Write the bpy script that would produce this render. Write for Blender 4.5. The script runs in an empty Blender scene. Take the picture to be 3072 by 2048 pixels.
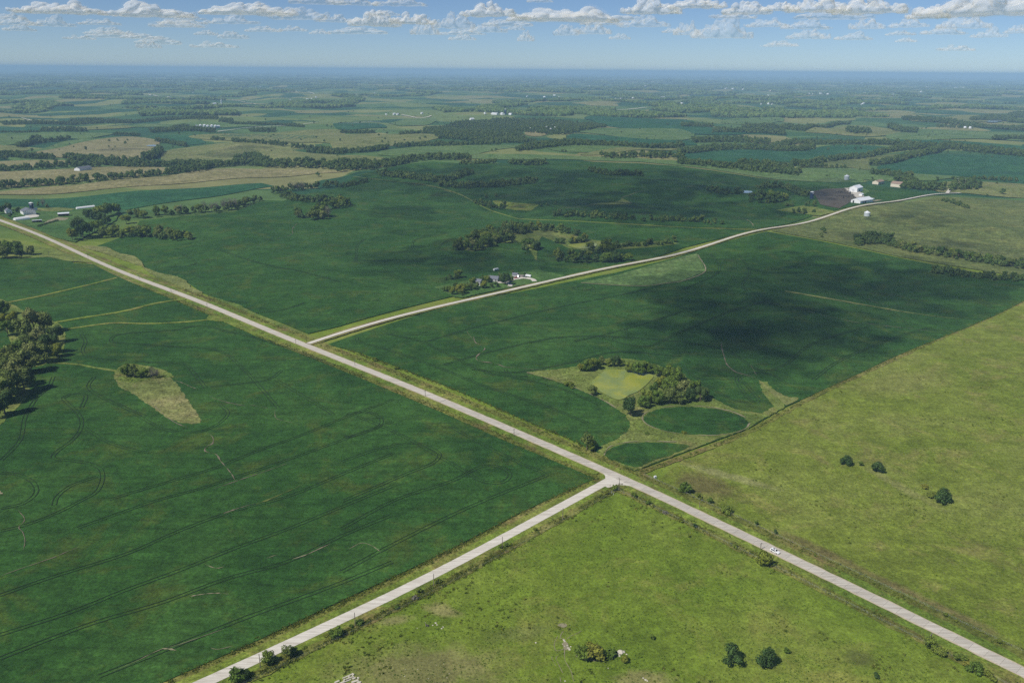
import bpy, bmesh, math, random
import numpy as np
from mathutils import Vector, Matrix, noise
from mathutils.geometry import delaunay_2d_cdt

random.seed(7)
RNG = np.random.default_rng(7)
SC = bpy.context.scene
COL = SC.collection

# ------------------------------------------------------------------ camera
FPX = 2400.0                      # focal length in pixels of the 3072 px wide photograph
PITCH = math.atan(813 / FPX)
ROLL = math.radians(0.45)
CAMZ = 225.0
cam = bpy.data.cameras.new("camera")
cam.sensor_width = 36.0
cam.lens = 36.0 * FPX / 3072
cam.clip_start = 1.0
cam.clip_end = 200000.0
cam_o = bpy.data.objects.new("camera", cam)
COL.objects.link(cam_o)
_f = Vector((0, math.cos(PITCH), -math.sin(PITCH)))
_u0 = Vector((0, math.sin(PITCH), math.cos(PITCH)))
_r0 = Vector((1, 0, 0))
_r = _r0 * math.cos(ROLL) + _u0 * math.sin(ROLL)
_u = _u0 * math.cos(ROLL) - _r0 * math.sin(ROLL)
cam_o.matrix_world = Matrix(((_r.x, _u.x, -_f.x, 0), (_r.y, _u.y, -_f.y, 0), (_r.z, _u.z, -_f.z, CAMZ), (0, 0, 0, 1)))
SC.camera = cam_o

# ------------------------------------------------------------------ light
SUN_EL = math.radians(50)
SHADOW_AZ = math.radians(38)      # direction the shadows fall, from +X towards +Y
TO_SUN = Vector((-math.cos(SHADOW_AZ) * math.cos(SUN_EL), -math.sin(SHADOW_AZ) * math.cos(SUN_EL), math.sin(SUN_EL)))
sun = bpy.data.lights.new("sun", 'SUN')
sun.energy = 4.4
sun.angle = math.radians(0.55)
sun.color = (1.0, 0.955, 0.88)
sun_o = bpy.data.objects.new("sun", sun)
sun_o.rotation_euler = TO_SUN.to_track_quat('Z', 'Y').to_euler()
COL.objects.link(sun_o)

world = bpy.data.worlds.new("World")
SC.world = world
world.use_nodes = True
wn = world.node_tree
wn.nodes.clear()
sky = wn.nodes.new('ShaderNodeTexSky')
sky.sky_type = 'NISHITA'
sky.sun_disc = False
sky.sun_elevation = SUN_EL
sky.sun_rotation = math.atan2(TO_SUN.x, TO_SUN.y)
sky.altitude = 2500
sky.air_density = 0.78
sky.dust_density = 1.0
sky.ozone_density = 5.5
bg = wn.nodes.new('ShaderNodeBackground')
bg.inputs['Strength'].default_value = 0.086
wo = wn.nodes.new('ShaderNodeOutputWorld')
wn.links.new(sky.outputs[0], bg.inputs[0])
wn.links.new(bg.outputs[0], wo.inputs[0])

SC.view_settings.view_transform = 'Standard'
SC.view_settings.look = 'None'
SC.view_settings.exposure = 0.0
SC.view_settings.gamma = 1.0
SC.view_settings.use_curve_mapping = False
SC.render.engine = 'CYCLES'
SC.cycles.max_bounces = 14
SC.cycles.diffuse_bounces = 4
SC.cycles.glossy_bounces = 2
SC.cycles.transmission_bounces = 3
SC.cycles.transparent_max_bounces = 24
SC.cycles.volume_bounces = 2
SC.cycles.use_denoising = False
try:
    SC.cycles.denoiser = 'OPENIMAGEDENOISE'
    SC.cycles.denoising_prefilter = 'ACCURATE'
except Exception:
    pass

# ------------------------------------------------------------------ terrain
def sstep(a, b, x):
    t = np.clip((x - a) / (b - a), 0, 1)
    return t * t * (3 - 2 * t)

def Hn(x, y):
    """height of the rolling land, numpy"""
    r = np.sqrt(x * x + y * y)
    wx = x + 60 * np.sin(y / 310 + 1.0)
    wy = y + 60 * np.sin(x / 270 + 2.0)
    a = 0.35 + 0.65 * sstep(350, 1100, r)
    h = a * (2.6 * np.sin(wx / 88 + 0.7) * np.sin(wy / 110 + 1.9) + 2.2 * np.sin(wx / 61 + wy / 74))
    b = sstep(1000, 2600, r)
    h = h + b * (6.5 * np.sin(wx / 150 + 0.4) * np.sin(wy / 125 + 0.2) + 5.0 * np.sin((wx * 0.8 + wy * 0.6) / 235 + 2.2))
    c = sstep(4000, 9000, r)
    h = h + c * (10 * np.sin(wx / 520 + 1.1) * np.sin(wy / 430 + 0.8) + 9 * np.sin((wx - wy) / 900))
    return h

def H(x, y):
    return float(Hn(np.float64(x), np.float64(y)))

def ray(px, py):
    u, v = px - 1536, py - 1024
    c, s = math.cos(ROLL), math.sin(ROLL)
    u, v = (u * c + v * s) / FPX, (-u * s + v * c) / FPX
    d = Vector((u, math.cos(PITCH) - v * math.sin(PITCH), -math.sin(PITCH) - v * math.cos(PITCH)))
    return d

_TS = np.exp(np.linspace(math.log(0.55), math.log(1.9), 420))
def at(px, py):
    """the spot on the land that the photograph shows at a pixel"""
    d = ray(px, py)
    t0 = CAMZ / max(-d.z, 0.004)
    ts = t0 * _TS
    g = CAMZ + d.z * ts - Hn(d.x * ts, d.y * ts)
    idx = np.argmax(g < 0)
    if g[idx] >= 0:
        t = ts[-1]
    elif idx == 0:
        t = ts[0]
    else:
        a, b = g[idx - 1], g[idx]
        t = ts[idx - 1] + (ts[idx] - ts[idx - 1]) * a / (a - b)
    x, y = d.x * t, d.y * t
    return Vector((x, y, H(x, y)))

def pxm(px, py):
    """pixels of the photograph per metre at that spot"""
    p = at(px, py)
    depth = p.y * math.cos(PITCH) + (CAMZ - p.z) * math.sin(PITCH)
    return FPX / depth

def Z(ox, oy, k, pts):
    """points read in an enlarged crop -> pixels of the photograph"""
    return [(ox + a / k, oy + b / k) for a, b in pts]
def ZL(pts): return Z(0, 350, 2.297, pts)
def ZM(pts): return Z(1024, 350, 2.297, pts)
def ZR(pts): return Z(2048, 350, 2.297, pts)
def NL(pts): return Z(0, 750, 2.297, pts)
def NM(pts): return Z(1024, 750, 2.297, pts)
def NR(pts): return Z(2048, 750, 2.297, pts)
def BL(pts): return Z(0, 1200, 1.849, pts)
def BM(pts): return Z(1024, 1200, 1.849, pts)
def BR(pts): return Z(2048, 1200, 1.849, pts)
def UL(pts): return Z(0, 0, 2.297, pts)
def UM(pts): return Z(1024, 0, 2.297, pts)
def UR(pts): return Z(2048, 0, 2.297, pts)

# ------------------------------------------------------------------ materials
MATS = {}
class NT:
    def __init__(self, name):
        self.m = bpy.data.materials.new(name)
        self.m.use_nodes = True
        self.t = self.m.node_tree
        self.t.nodes.clear()
        self.out = self.t.nodes.new('ShaderNodeOutputMaterial')
        MATS[name] = self.m
    def n(self, kind, **kw):
        nd = self.t.nodes.new(kind)
        for k, v in kw.items():
            if k in nd.inputs.keys():
                nd.inputs[k].default_value = v
            else:
                setattr(nd, k, v)
        return nd
    def l(self, a, b):
        self.t.links.new(a, b)
    def pos(self, scale=(1, 1, 1), rot=0.0):
        g = self.n('ShaderNodeNewGeometry')
        m = self.n('ShaderNodeMapping')
        m.inputs['Scale'].default_value = scale
        m.inputs['Rotation'].default_value = (0, 0, rot)
        self.l(g.outputs['Position'], m.inputs['Vector'])
        return m.outputs[0]
    def noise(self, vec, scale, detail=3.0, rough=0.55, dist=0.0):
        nd = self.n('ShaderNodeTexNoise')
        nd.inputs['Scale'].default_value = scale
        nd.inputs['Detail'].default_value = detail
        nd.inputs['Roughness'].default_value = rough
        nd.inputs['Distortion'].default_value = dist
        self.l(vec, nd.inputs['Vector'])
        return nd.outputs['Fac']
    def ramp(self, fac, stops, interp='LINEAR'):
        r = self.n('ShaderNodeValToRGB')
        e = r.color_ramp.elements
        r.color_ramp.interpolation = interp
        while len(e) < len(stops):
            e.new(0.5)
        for i, (p, c) in enumerate(stops):
            e[i].position = p
            e[i].color = (c[0], c[1], c[2], 1) if not isinstance(c, (int, float)) else (c, c, c, 1)
        self.l(fac, r.inputs[0])
        return r.outputs[0]
    def maprange(self, fac, a, b, lo, hi):
        m = self.n('ShaderNodeMapRange')
        for k, v in (('From Min', a), ('From Max', b), ('To Min', lo), ('To Max', hi)):
            m.inputs[k].default_value = v
        self.l(fac, m.inputs['Value'])
        return m.outputs[0]
    def mix(self, fac, a, b, blend='MIX'):
        m = self.n('ShaderNodeMix', data_type='RGBA', blend_type=blend)
        for s, v in ((m.inputs[0], fac), (m.inputs[6], a), (m.inputs[7], b)):
            if isinstance(v, (int, float)):
                s.default_value = v
            elif isinstance(v, (tuple, list)):
                s.default_value = (v[0], v[1], v[2], 1)
            else:
                self.l(v, s)
        return m.outputs[2]
    def bsdf(self, color, rough=0.8, bump=None, bdist=0.2, bstr=0.6, spec=0.2, metal=0.0, trans=None):
        b = self.n('ShaderNodeBsdfPrincipled')
        if isinstance(color, (tuple, list)):
            b.inputs['Base Color'].default_value = (color[0], color[1], color[2], 1)
        else:
            self.l(color, b.inputs['Base Color'])
        b.inputs['Roughness'].default_value = rough
        b.inputs['Specular IOR Level'].default_value = spec
        b.inputs['Metallic'].default_value = metal
        if bump is not None:
            bn = self.n('ShaderNodeBump')
            bn.inputs['Distance'].default_value = bdist
            bn.inputs['Strength'].default_value = bstr
            self.l(bump, bn.inputs['Height'])
            self.l(bn.outputs[0], b.inputs['Normal'])
        if trans:
            tr = self.n('ShaderNodeBsdfTranslucent')
            if isinstance(color, (tuple, list)):
                tr.inputs[0].default_value = (color[0], color[1], color[2], 1)
            else:
                self.l(color, tr.inputs[0])
            ms = self.n('ShaderNodeMixShader')
            ms.inputs[0].default_value = trans
            self.l(b.outputs[0], ms.inputs[1])
            self.l(tr.outputs[0], ms.inputs[2])
            self.l(ms.outputs[0], self.out.inputs[0])
        else:
            self.l(b.outputs[0], self.out.inputs[0])
        return self.m

def plain(name, color, rough=0.6, spec=0.3, metal=0.0, vary=0.12, scale=0.6):
    t = NT(name)
    n = t.noise(t.pos(), scale, 4, 0.6)
    c = t.mix(n, tuple(v * (1 - vary) for v in color), tuple(min(1, v * (1 + vary)) for v in color))
    return t.bsdf(c, rough, spec=spec, metal=metal)

_g1, _g2 = at(1024, 1852), at(1689, 1516)
ROW = math.atan2(_g2.y - _g1.y, _g2.x - _g1.x)        # direction of the gravel road and of the crop rows

def field_mat(name, dark, mid, light, tuft=0.9, rows=0.5, yellow=None, bdist=0.25, big=0.012, con=1.0, row_rot=None, spots=(), clump=0.22):
    """crop or grass seen from the air: patches, drilled rows and tufts, with real relief"""
    t = NT(name)
    p = t.pos()
    big_n = t.noise(p, big, 5, 0.62, 0.6)
    mid_n = t.noise(p, 0.07, 5, 0.68, 0.3)
    clu = t.noise(p, clump, 4, 0.7, 0.4)
    fine = t.noise(p, tuft, 3, 0.75)
    rp = t.pos((0.010, 0.30, 1), -(ROW if row_rot is None else row_rot))
    rown = t.noise(rp, 1.0, 4, 0.65, 0.25)
    c = t.ramp(big_n, [(0.36, dark), (0.5, mid), (0.64, light)])
    if yellow:
        m = t.ramp(t.noise(p, 0.028, 6, 0.72, 0.5), [(0.52, 0.0), (0.66, 0.85)])
        c = t.mix(m, c, yellow)
    for (sx, sy, rx, ry, rot, col, amt) in spots:
        mp = t.n('ShaderNodeMapping', vector_type='TEXTURE')
        mp.inputs['Location'].default_value = (sx, sy, 0)
        mp.inputs['Rotation'].default_value = (0, 0, rot)
        mp.inputs['Scale'].default_value = (rx, ry, 1000)
        t.l(t.pos(), mp.inputs['Vector'])
        ln_ = t.n('ShaderNodeVectorMath', operation='LENGTH')
        t.l(mp.outputs[0], ln_.inputs[0])
        am = t.n('ShaderNodeMath', operation='ADD')
        sm = t.n('ShaderNodeMath', operation='MULTIPLY'); sm.inputs[1].default_value = 1.6
        t.l(t.noise(p, 0.12, 5, 0.7, 0.3), sm.inputs[0])
        t.l(ln_.outputs['Value'], am.inputs[0]); t.l(sm.outputs[0], am.inputs[1])
        c = t.mix(t.ramp(am.outputs[0], [(0.0, amt), (0.5, amt), (1.0, 0.0)]) if False else t.maprange(am.outputs[0], 1.3, 2.0, amt, 0.0), c, col)
    v = t.ramp(mid_n, [(0.34, 0.70), (0.5, 1.0), (0.66, 1.34)])
    c = t.mix(0.8 * con, c, v, 'MULTIPLY')
    v = t.ramp(clu, [(0.34, 0.66), (0.5, 1.0), (0.66, 1.36)])
    c = t.mix(0.75 * con, c, v, 'MULTIPLY')
    v = t.ramp(fine, [(0.32, 0.50), (0.5, 1.0), (0.68, 1.60)])
    c = t.mix(0.85 * con, c, v, 'MULTIPLY')
    v = t.ramp(rown, [(0.32, 0.55), (0.46, 0.95), (0.54, 1.05), (0.7, 1.35)])
    c = t.mix(rows, c, v, 'MULTIPLY')
    return t.bsdf(c, 0.85, bump=fine, bdist=bdist, bstr=0.8, spec=0.12)

field_mat('soybean', (0.020, 0.062, 0.011), (0.027, 0.077, 0.013), (0.038, 0.094, 0.017), rows=0.55, yellow=(0.058, 0.090, 0.014), bdist=0.22, con=0.85, tuft=0.75)
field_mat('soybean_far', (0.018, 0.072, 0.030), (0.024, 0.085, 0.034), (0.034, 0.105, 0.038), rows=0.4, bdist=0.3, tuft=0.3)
def spot(px, py, rx, ry, rot, col, amt):
    q = at(px, py)
    return (q.x, q.y, rx, ry, rot, col, amt)
_BR = (0.165, 0.135, 0.058)
field_mat('pasture', (0.104, 0.158, 0.015), (0.127, 0.182, 0.019), (0.155, 0.202, 0.028), tuft=0.8, con=0.72, rows=0.12, yellow=(0.175, 0.190, 0.038), bdist=0.35, spots=[spot(1265, 2010, 34, 15, .1, (0.20, 0.165, 0.08), .6), spot(1330, 1832, 9, 4, -.4, (0.27, 0.24, 0.10), .7), spot(1190, 1860, 8, 3, .3, (0.24, 0.20, 0.10), .5), spot(1930, 2040, 12, 6, 0, (0.24, 0.20, 0.09), .6), spot(1560, 1900, 14, 5, .2, (0.13, 0.15, 0.04), .6), spot(2500, 2040, 16, 5, 0, (0.22, 0.22, 0.05), .6), spot(2580, 1975, 6, 5, 0, (0.10, 0.115, 0.03), .7)])
field_mat('weedy_pasture', (0.120, 0.160, 0.018), (0.148, 0.186, 0.025), (0.180, 0.208, 0.042), tuft=0.7, con=0.8, rows=0.2, yellow=(0.198, 0.190, 0.052), bdist=0.5, row_rot=ROW - 1.2, spots=[spot(2115, 1455, 19, 15, ROW - 1.57, (0.125, 0.110, 0.036), .9), spot(2190, 1430, 30, 5, ROW - 1.3, (0.26, 0.25, 0.11), .6), spot(2800, 1820, 30, 5, ROW - 1.57, (0.17, 0.135, 0.06), .7), spot(2600, 1720, 34, 4, ROW - 1.57, (0.14, 0.115, 0.045), .7), spot(2430, 1635, 22, 4, ROW - 1.57, (0.13, 0.105, 0.04), .7), spot(2700, 1460, 30, 4, ROW - 1.9, (0.24, 0.23, 0.09), .5), spot(2700, 1150, 50, 20, .4, (0.20, 0.20, 0.06), .5)])
field_mat('verge', (0.1020, 0.1207, 0.0220), (0.1500, 0.1610, 0.0330), (0.2040, 0.1898, 0.0605), tuft=0.8, rows=0.3, yellow=(0.1800, 0.1265, 0.0528), bdist=0.4)
field_mat('verge_bright', (0.1020, 0.1568, 0.0198), (0.1440, 0.1904, 0.0264), (0.2040, 0.2184, 0.0495), tuft=0.8, rows=0.2, yellow=(0.2040, 0.1680, 0.0550), bdist=0.35)
field_mat('dry_grass', (0.120, 0.150, 0.040), (0.160, 0.180, 0.052), (0.205, 0.205, 0.075), tuft=0.6, rows=0.25, yellow=(0.22, 0.20, 0.085), bdist=0.3)
field_mat('rough_grass', (0.0920, 0.1380, 0.0250), (0.1323, 0.1725, 0.0350), (0.1840, 0.2127, 0.0600), tuft=0.8, rows=0.15, yellow=(0.2012, 0.1898, 0.0650), bdist=0.4)
field_mat('brown_weeds', (0.085, 0.080, 0.022), (0.115, 0.105, 0.032), (0.150, 0.130, 0.050), tuft=0.9, rows=0.1, bdist=0.45)
field_mat('hay_tan', (0.1760, 0.1628, 0.0660), (0.2200, 0.1980, 0.0880), (0.2552, 0.2288, 0.1144), tuft=0.25, rows=0.3, yellow=(0.1496, 0.1540, 0.0528), bdist=0.3)
field_mat('hay_olive', (0.115, 0.140, 0.040), (0.150, 0.170, 0.052), (0.190, 0.195, 0.072), tuft=0.25, rows=0.35, yellow=(0.190, 0.180, 0.075), bdist=0.3)
field_mat('hay_green', (0.070, 0.130, 0.035), (0.095, 0.155, 0.045), (0.125, 0.180, 0.060), tuft=0.25, rows=0.3, bdist=0.3)
field_mat('lawn', (0.045, 0.105, 0.022), (0.062, 0.125, 0.028), (0.085, 0.145, 0.038), tuft=0.5, rows=0.1, bdist=0.1)
field_mat('corn', (0.0825, 0.1100, 0.0315), (0.1078, 0.1342, 0.0378), (0.1408, 0.1595, 0.0483), tuft=0.35, rows=0.6, yellow=(0.1485, 0.1540, 0.0462), bdist=0.3, row_rot=ROW - 0.9)

t = NT('gravel')
p = t.pos((0.10, 1.2, 1), -ROW)
n1, n2 = t.noise(p, 1.0, 4, 0.6), t.noise(t.pos(), 2.5, 4, 0.7)
c = t.mix(t.ramp(n1, [(0.3, 0.0), (0.7, 1.0)]), (0.46, 0.42, 0.35), (0.72, 0.68, 0.60))
c = t.mix(0.5, c, t.ramp(n2, [(0.2, 0.75), (0.8, 1.2)]), 'MULTIPLY')
t.bsdf(c, 0.95, bump=n2, bdist=0.05)

t = NT('concrete')
oi = t.n('ShaderNodeObjectInfo')
p = t.pos()
n1, n2 = t.noise(t.pos((0.05, 1.4, 1), math.radians(-136)), 1.0, 4, 0.6), t.noise(p, 3.0, 4, 0.7)
c = t.mix(t.ramp(n1, [(0.3, 0.0), (0.7, 1.0)]), (0.37, 0.335, 0.28), (0.60, 0.56, 0.485))
c = t.mix(0.35, c, t.ramp(n2, [(0.2, 0.7), (0.8, 1.2)]), 'MULTIPLY')
c = t.mix(0.8, c, t.ramp(oi.outputs['Random'], [(0.0, 0.88), (1.0, 1.06)]), 'MULTIPLY')
t.bsdf(c, 0.9, bump=n2, bdist=0.02)

plain('road_joint', (0.24, 0.215, 0.185), 0.95, vary=0.25)
plain('road_shoulder', (0.46, 0.39, 0.285), 0.95, vary=0.25, scale=0.8)
plain('soil', (0.185, 0.150, 0.105), 0.95, vary=0.35, scale=0.5)
plain('dust_soil', (0.24, 0.215, 0.13), 0.95, vary=0.3, scale=0.4)
plain('feedlot_mud', (0.080, 0.066, 0.048), 0.9, vary=0.45, scale=0.06)
plain('flattened_crop', (0.014, 0.036, 0.008), 0.9, vary=0.2)
plain('yellow_crop', (0.115, 0.145, 0.028), 0.9, vary=0.3)
plain('stone', (0.52, 0.48, 0.39), 0.9, vary=0.25, scale=1.5)
plain('bark', (0.13, 0.105, 0.08), 0.95, vary=0.3, scale=2.0)
plain('pole_wood', (0.19, 0.155, 0.125), 0.9, vary=0.2, scale=1.5)
plain('white_metal', (0.80, 0.80, 0.80), 0.45, 0.4, vary=0.04, scale=0.3)
plain('shaded_white', (0.46, 0.46, 0.455), 0.6, vary=0.12)  # white walls by the lane, with the tree shade put into the colour
plain('roof_white', (0.74, 0.76, 0.79), 0.4, 0.45, vary=0.05, scale=0.3)
plain('roof_grey', (0.145, 0.155, 0.185), 0.6, vary=0.1)
plain('roof_brown', (0.30, 0.215, 0.165), 0.7, vary=0.1)
plain('cream_wall', (0.70, 0.62, 0.48), 0.7, vary=0.06)
plain('silo_blue', (0.022, 0.040, 0.105), 0.35, 0.5, vary=0.15)
plain('galvanised', (0.60, 0.64, 0.67), 0.35, 0.5, metal=0.25, vary=0.1)
plain('dark_opening', (0.018, 0.018, 0.02), 0.8, vary=0.1)
plain('grey_door', (0.60, 0.61, 0.62), 0.5, vary=0.05)
plain('car_white', (0.82, 0.82, 0.83), 0.25, 0.5, vary=0.01)
plain('car_dark', (0.05, 0.055, 0.065), 0.25, 0.5, vary=0.05)
plain('car_red', (0.35, 0.04, 0.03), 0.3, 0.5, vary=0.05)
plain('car_glass', (0.015, 0.017, 0.02), 0.08, 0.6, vary=0.05)
plain('tyre', (0.02, 0.02, 0.021), 0.9, vary=0.1)
plain('wheel_metal', (0.45, 0.46, 0.47), 0.35, 0.5, metal=0.6, vary=0.05)
plain('lamp_red', (0.45, 0.02, 0.015), 0.3, 0.5, vary=0.02)
plain('cow_black', (0.016, 0.015, 0.014), 0.7, vary=0.2)
plain('cow_pale', (0.42, 0.36, 0.29), 0.8, vary=0.2)

t = NT('pond_algae')
p = t.pos()
n1, n2 = t.noise(p, 0.05, 4, 0.6, 0.8), t.noise(p, 0.5, 4, 0.7, 0.3)
c = t.ramp(n1, [(0.34, (0.19, 0.25, 0.065)), (0.5, (0.25, 0.295, 0.055)), (0.66, (0.33, 0.345, 0.045))])
c = t.mix(0.4, c, t.ramp(n2, [(0.3, 0.75), (0.7, 1.2)]), 'MULTIPLY')
t.bsdf(c, 0.25, spec=0.5)
t = NT('pond_water')
t.bsdf((0.20, 0.25, 0.27), 0.12, spec=0.5)

def leaf_mat(name, a, b, c3, trans=0.22):
    t = NT(name)
    oi = t.n('ShaderNodeObjectInfo')
    geo = t.n('ShaderNodeNewGeometry')
    c = t.ramp(oi.outputs['Random'], [(0.0, a), (0.5, b), (1.0, c3)])
    v = t.ramp(geo.outputs['Random Per Island'], [(0.0, 0.5), (1.0, 1.6)])
    c = t.mix(1.0, c, v, 'MULTIPLY')
    t.bsdf(c, 0.75, spec=0.15, trans=trans)
leaf_mat('leaf_grove', (0.1046, 0.1433, 0.0343), (0.1409, 0.1801, 0.0416), (0.1972, 0.2168, 0.0686))
leaf_mat('leaf_green', (0.0749, 0.1269, 0.0195), (0.1105, 0.1709, 0.0260), (0.1694, 0.2116, 0.0325))
leaf_mat('leaf_yellow', (0.1625, 0.1950, 0.0260), (0.1950, 0.2145, 0.0286), (0.2210, 0.2210, 0.0390))
leaf_mat('leaf_dark', (0.0469, 0.0893, 0.0238), (0.0586, 0.1035, 0.0262), (0.0782, 0.1214, 0.0309))
leaf_mat('leaf_grey', (0.1560, 0.1495, 0.1105), (0.1950, 0.1820, 0.1430), (0.2210, 0.2015, 0.1560))
leaf_mat('leaf_rust', (0.185, 0.115, 0.030), (0.200, 0.125, 0.035), (0.21, 0.14, 0.04))
leaf_mat('leaf_far', (0.0621, 0.1098, 0.0284), (0.0873, 0.1418, 0.0331), (0.1320, 0.1737, 0.0425))
leaf_mat('weed_leaf', (0.0966, 0.1397, 0.0176), (0.1417, 0.1764, 0.0235), (0.2093, 0.2132, 0.0392))
leaf_mat('seed_head', (0.26, 0.27, 0.13), (0.32, 0.32, 0.17), (0.38, 0.37, 0.22), 0.3)
leaf_mat('pasture_tuft', (0.105, 0.195, 0.020), (0.140, 0.230, 0.026), (0.21, 0.26, 0.06), 0.35)

def cloud_mat(name, opacity, wisp, lo, hi, col=(0.74, 0.74, 0.75)):
    """droplets seen from far off: white diffuse scatter, ragged and partly see-through"""
    t = NT(name)
    d = t.n('ShaderNodeBsdfDiffuse'); d.inputs[0].default_value = (*col, 1)
    tl = t.n('ShaderNodeBsdfTranslucent'); tl.inputs[0].default_value = (*col, 1)
    m1 = t.n('ShaderNodeMixShader'); m1.inputs[0].default_value = 0.22
    t.l(d.outputs[0], m1.inputs[1]); t.l(tl.outputs[0], m1.inputs[2])
    tr = t.n('ShaderNodeBsdfTransparent')
    m2 = t.n('ShaderNodeMixShader'); m2.inputs[0].default_value = opacity
    if wisp:
        t.l(t.maprange(t.noise(t.pos((1, 1, 1.6)), wisp, 4, 0.62, 0.3), lo, hi, 0.0, opacity), m2.inputs[0])
    t.l(tr.outputs[0], m2.inputs[1]); t.l(m1.outputs[0], m2.inputs[2])
    t.l(m2.outputs[0], t.out.inputs[0])
cloud_mat('cloud_thick', 0.30, None, 0, 0, (0.93, 0.93, 0.93))
cloud_mat('cloud_thin', 0.16, None, 0, 0, (0.93, 0.93, 0.93))
t = NT('cloud_mist')
v = t.n('ShaderNodeVolumeScatter'); v.inputs['Color'].default_value = (0.99, 0.99, 0.99, 1); v.inputs['Density'].default_value = 0.0004
t.l(v.outputs[0], t.out.inputs['Volume'])
cloud_mat('cloud_dense', 0.29, 1 / 60, 0.30, 0.60)

# the one sheet of land: pasture near by, a patchwork of fields far away
t = NT('land')
g = t.n('ShaderNodeNewGeometry')
ln = t.n('ShaderNodeVectorMath', operation='LENGTH')
t.l(g.outputs['Position'], ln.inputs[0])
p = t.pos()
warp = t.n('ShaderNodeTexNoise')
warp.inputs['Scale'].default_value = 0.0022
warp.inputs['Detail'].default_value = 2
t.l(p, warp.inputs['Vector'])
sub = t.n('ShaderNodeVectorMath', operation='SUBTRACT'); sub.inputs[1].default_value = (0.5, 0.5, 0.5)
t.l(warp.outputs['Color'], sub.inputs[0])
sc = t.n('ShaderNodeVectorMath', operation='SCALE'); sc.inputs['Scale'].default_value = 420
t.l(sub.outputs[0], sc.inputs[0])
ad = t.n('ShaderNodeVectorMath', operation='ADD')
t.l(p, ad.inputs[0]); t.l(sc.outputs[0], ad.inputs[1])
mp = t.n('ShaderNodeMapping'); mp.inputs['Rotation'].default_value = (0, 0, -ROW); mp.inputs['Scale'].default_value = (1, 1, 0)
t.l(ad.outputs[0], mp.inputs['Vector'])
vo = t.n('ShaderNodeTexVoronoi', distance='CHEBYCHEV', voronoi_dimensions='2D')
vo.inputs['Scale'].default_value = 1 / 270
vo.inputs['Randomness'].default_value = 0.85
t.l(mp.outputs[0], vo.inputs['Vector'])
sep = t.n('ShaderNodeSeparateColor'); t.l(vo.outputs['Color'], sep.inputs[0])
cells = t.ramp(sep.outputs[0], [(0.0, (0.026, 0.080, 0.034)), (0.24, (0.045, 0.105, 0.036)), (0.40, (0.085, 0.150, 0.045)),
                                (0.56, (0.135, 0.185, 0.055)), (0.72, (0.19, 0.21, 0.07)), (0.87, (0.205, 0.205, 0.08))], 'CONSTANT')
nb = t.noise(p, 0.012, 5, 0.65)
cells = t.mix(0.8, cells, t.ramp(nb, [(0.3, 0.7), (0.7, 1.3)]), 'MULTIPLY')
fine = t.noise(p, 0.8, 3, 0.7)
bigp = t.ramp(t.noise(p, 0.012, 4, 0.62, 0.4), [(0.36, (0.120, 0.170, 0.020)), (0.5, (0.155, 0.215, 0.026)), (0.64, (0.20, 0.235, 0.045))])
brn = t.ramp(t.noise(p, 0.02, 5, 0.7, 0.3), [(0.56, 0.0), (0.72, 0.8)])
past = t.mix(brn, bigp, (0.165, 0.150, 0.052))
past = t.mix(0.65, past, t.ramp(t.noise(p, 0.09, 4, 0.65), [(0.28, 0.74), (0.5, 1.0), (0.72, 1.28)]), 'MULTIPLY')
past = t.mix(0.7, past, t.ramp(fine, [(0.25, 0.55), (0.5, 1.0), (0.75, 1.45)]), 'MULTIPLY')
mr = t.n('ShaderNodeMapRange'); mr.inputs['From Min'].default_value = 1150; mr.inputs['From Max'].default_value = 1500
t.l(ln.outputs['Value'], mr.inputs['Value'])
c = t.mix(mr.outputs[0], past, cells)
t.bsdf(c, 0.9, bump=fine, bdist=0.35, bstr=0.7, spec=0.1)

# ------------------------------------------------------------------ mesh helpers
def mesh_obj(name, verts, faces, mat, parent=None, smooth=False):
    me = bpy.data.meshes.new(name)
    me.from_pydata([tuple(v) for v in verts], [], faces)
    me.materials.append(MATS[mat])
    if smooth:
        me.polygons.foreach_set('use_smooth', [True] * len(me.polygons))
    me.update()
    o = bpy.data.objects.new(name, me)
    COL.objects.link(o)
    if parent:
        o.parent = parent
    return o

def link_mesh(name, me, parent=None, loc=(0, 0, 0), rotz=0.0, scale=(1, 1, 1)):
    o = bpy.data.objects.new(name, me)
    COL.objects.link(o)
    o.location = loc
    o.rotation_euler = (0, 0, rotz)
    o.scale = scale
    if parent:
        o.parent = parent
    return o

def tag(o, label=None, cat=None, group=None, kind=None):
    if label: o['label'] = label
    if cat: o['category'] = cat
    if group: o['group'] = group
    if kind: o['kind'] = kind
    return o

def empty(name, loc, rotz=0.0):
    o = bpy.data.objects.new(name, None)
    o.empty_display_size = 0.5
    COL.objects.link(o)
    o.location = loc
    o.rotation_euler = (0, 0, rotz)
    return o

def smooth_line(pts, n=6):
    """Catmull-Rom through points"""
    P = [Vector(p) for p in pts]
    P = [P[0] * 2 - P[1]] + P + [P[-1] * 2 - P[-2]]
    out = []
    for i in range(1, len(P) - 2):
        a, b, c, d = P[i - 1], P[i], P[i + 1], P[i + 2]
        for k in range(n):
            s = k / n
            out.append(0.5 * ((2 * b) + (c - a) * s + (2 * a - 5 * b + 4 * c - d) * s * s + (3 * b - a - 3 * c + d) * s ** 3))
    out.append(P[-2])
    return out

def smooth_loop(pts, n=5):
    P = [Vector(p) for p in pts]
    m = len(P)
    out = []
    for i in range(m):
        a, b, c, d = P[i - 1], P[i], P[(i + 1) % m], P[(i + 2) % m]
        for k in range(n):
            s = k / n
            out.append(0.5 * ((2 * b) + (c - a) * s + (2 * a - 5 * b + 4 * c - d) * s * s + (3 * b - a - 3 * c + d) * s ** 3))
    return out

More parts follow.
